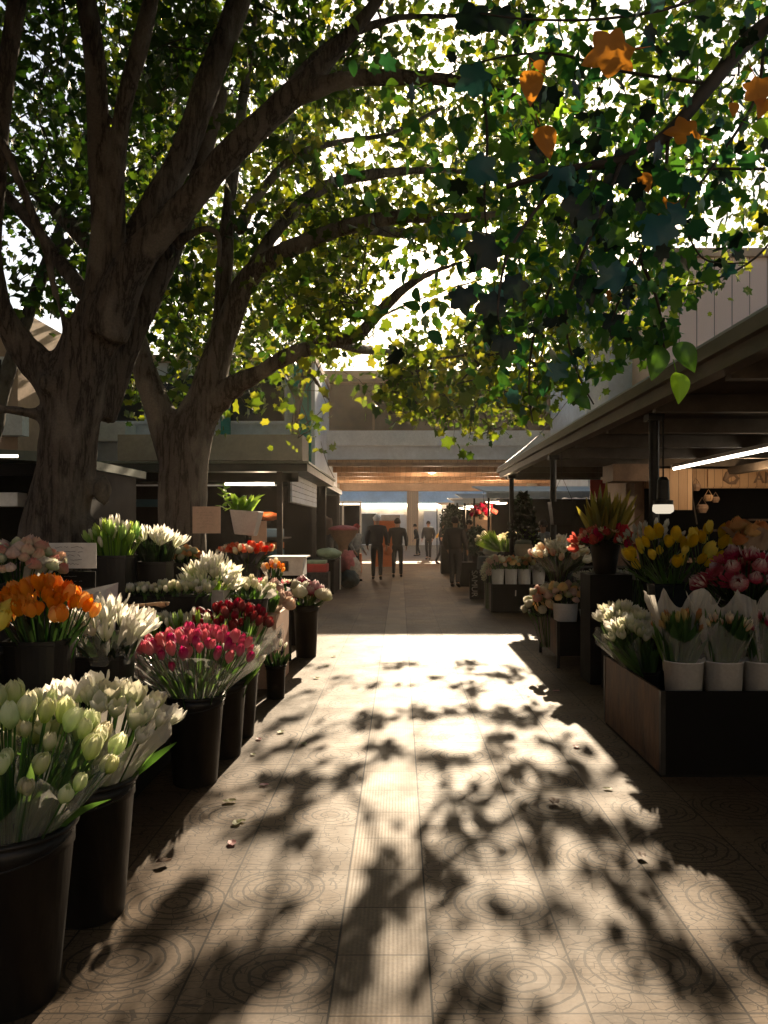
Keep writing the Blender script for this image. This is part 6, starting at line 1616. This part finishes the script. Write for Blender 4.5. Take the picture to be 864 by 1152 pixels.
person('vendor in pale top and red knitted hat at the corner of the left goods', X(399, 20.6), 20.6, R(-120), 1.55, (.40, .42, .42), (.03, .04, .05), cap=(.40, .04, .04), stride=.03, lean=.06)
person('shopper in a white and blue striped top reaching over behind the stone jar', X(611, 15.9), 15.7, R(150), 1.62, (.40, .45, .50), (.02, .025, .04), stride=.03, lean=.12, reach=(1,))
person('vendor in a brown apron standing behind the far right goods', X(523, 20.6)+.15, 20.9, R(170), 1.68, (.12, .07, .045), (.02, .02, .02), stride=.02)
# dry leaves lying on the paving
Tm = leaf_template(1, .0, 4, .5, .7)
for i, (px, py, s) in enumerate(((625, 908, .09), (175, 975, .07), (725, 968, .06))):
    p = P(px, py, F*CAMZ/(py-HY)); V, Fc = Tm
    a = random.uniform(0, 6); ca_, sa_ = math.cos(a), math.sin(a)
    vs = [(p.x+s*(v[0]*ca_-v[1]*sa_), p.y+s*(v[0]*sa_+v[1]*ca_), .012+s*.9*abs(v[2])+.002) for v in V]
    o = MB().add(vs, [tuple(int(q) for q in f) for f in Fc]).build('fallen_leaf', M['rusty'], origin=(p.x, p.y, 0.002))
    tag(o, ['curled dry leaf lying on the sunlit right half of the paving', 'curled dry leaf at the left edge of the sun patch', 'small dry leaf at the right edge of the sun patch'][i], 'leaf', 'dry leaves on the paving')

# thin even volume added for a glow around the sun and paler distance
t = NT('dusty_air'); t.t.links.new(t.n('ShaderNodeVolumePrincipled', {'Color': (1, .88, .70, 1), 'Density': .0005, 'Anisotropy': .72}).outputs[0], t.out.inputs['Volume'])
hz = MB().box(-32, 32, -30, 80, -1, 24).build('haze', t.m, origin=(0, 0, 0)); tag(hz, kind='stuff')

# petals dropped on the paving below the buckets and thin service cables between the roofs
rd = random.Random(5)
for i in range(16):
    x = rd.choice((rd.uniform(-1.0, -.75), rd.uniform(-1.0, -.5), rd.uniform(1.1, 1.5))); y = rd.uniform(3.2, 8.8); a = rd.uniform(0, 6.28); q = rd.uniform(.014, .026)
    mb = MB(); ca_, sa_ = math.cos(a), math.sin(a)
    ring = [(q*1.5*math.cos(k*PI/4), q*math.sin(k*PI/4)) for k in range(8)]
    mb.add([(x, y, .003)]+[(x+u*ca_-v*sa_, y+u*sa_+v*ca_, .003+.35*abs(v)+.15*abs(u)) for u, v in ring], [(0, 1+k, 1+(k+1) % 8) for k in range(8)])
    o = mb.build('fallen_petal', PT['white' if i % 3 else 'pink'], origin=(x, y, .003), smooth=True)
    tag(o, 'pale petal dropped on the paving beside the flower displays' if i % 3 else 'pinkish petal dropped on the paving beside the flower displays', 'petal', 'petals dropped on the paving')
for (a, b, lb) in (((2.1, 15.4, 2.75), (5.3, 20.2, 6.2), 'thin cable rising from the right canopy to the white building'), ((-1.7, 19.5, 2.75), (-3.0, 26.6, 5.6), 'thin cable rising from the green stall roof to the passage building')):
    pts = [Vector(a).lerp(Vector(b), k/10)-Vector((0, 0, .35*math.sin(PI*k/10))) for k in range(11)]
    tag(MB().tube(pts, .010, 6).build('cable', M['black'], origin=a), lb, 'cable')
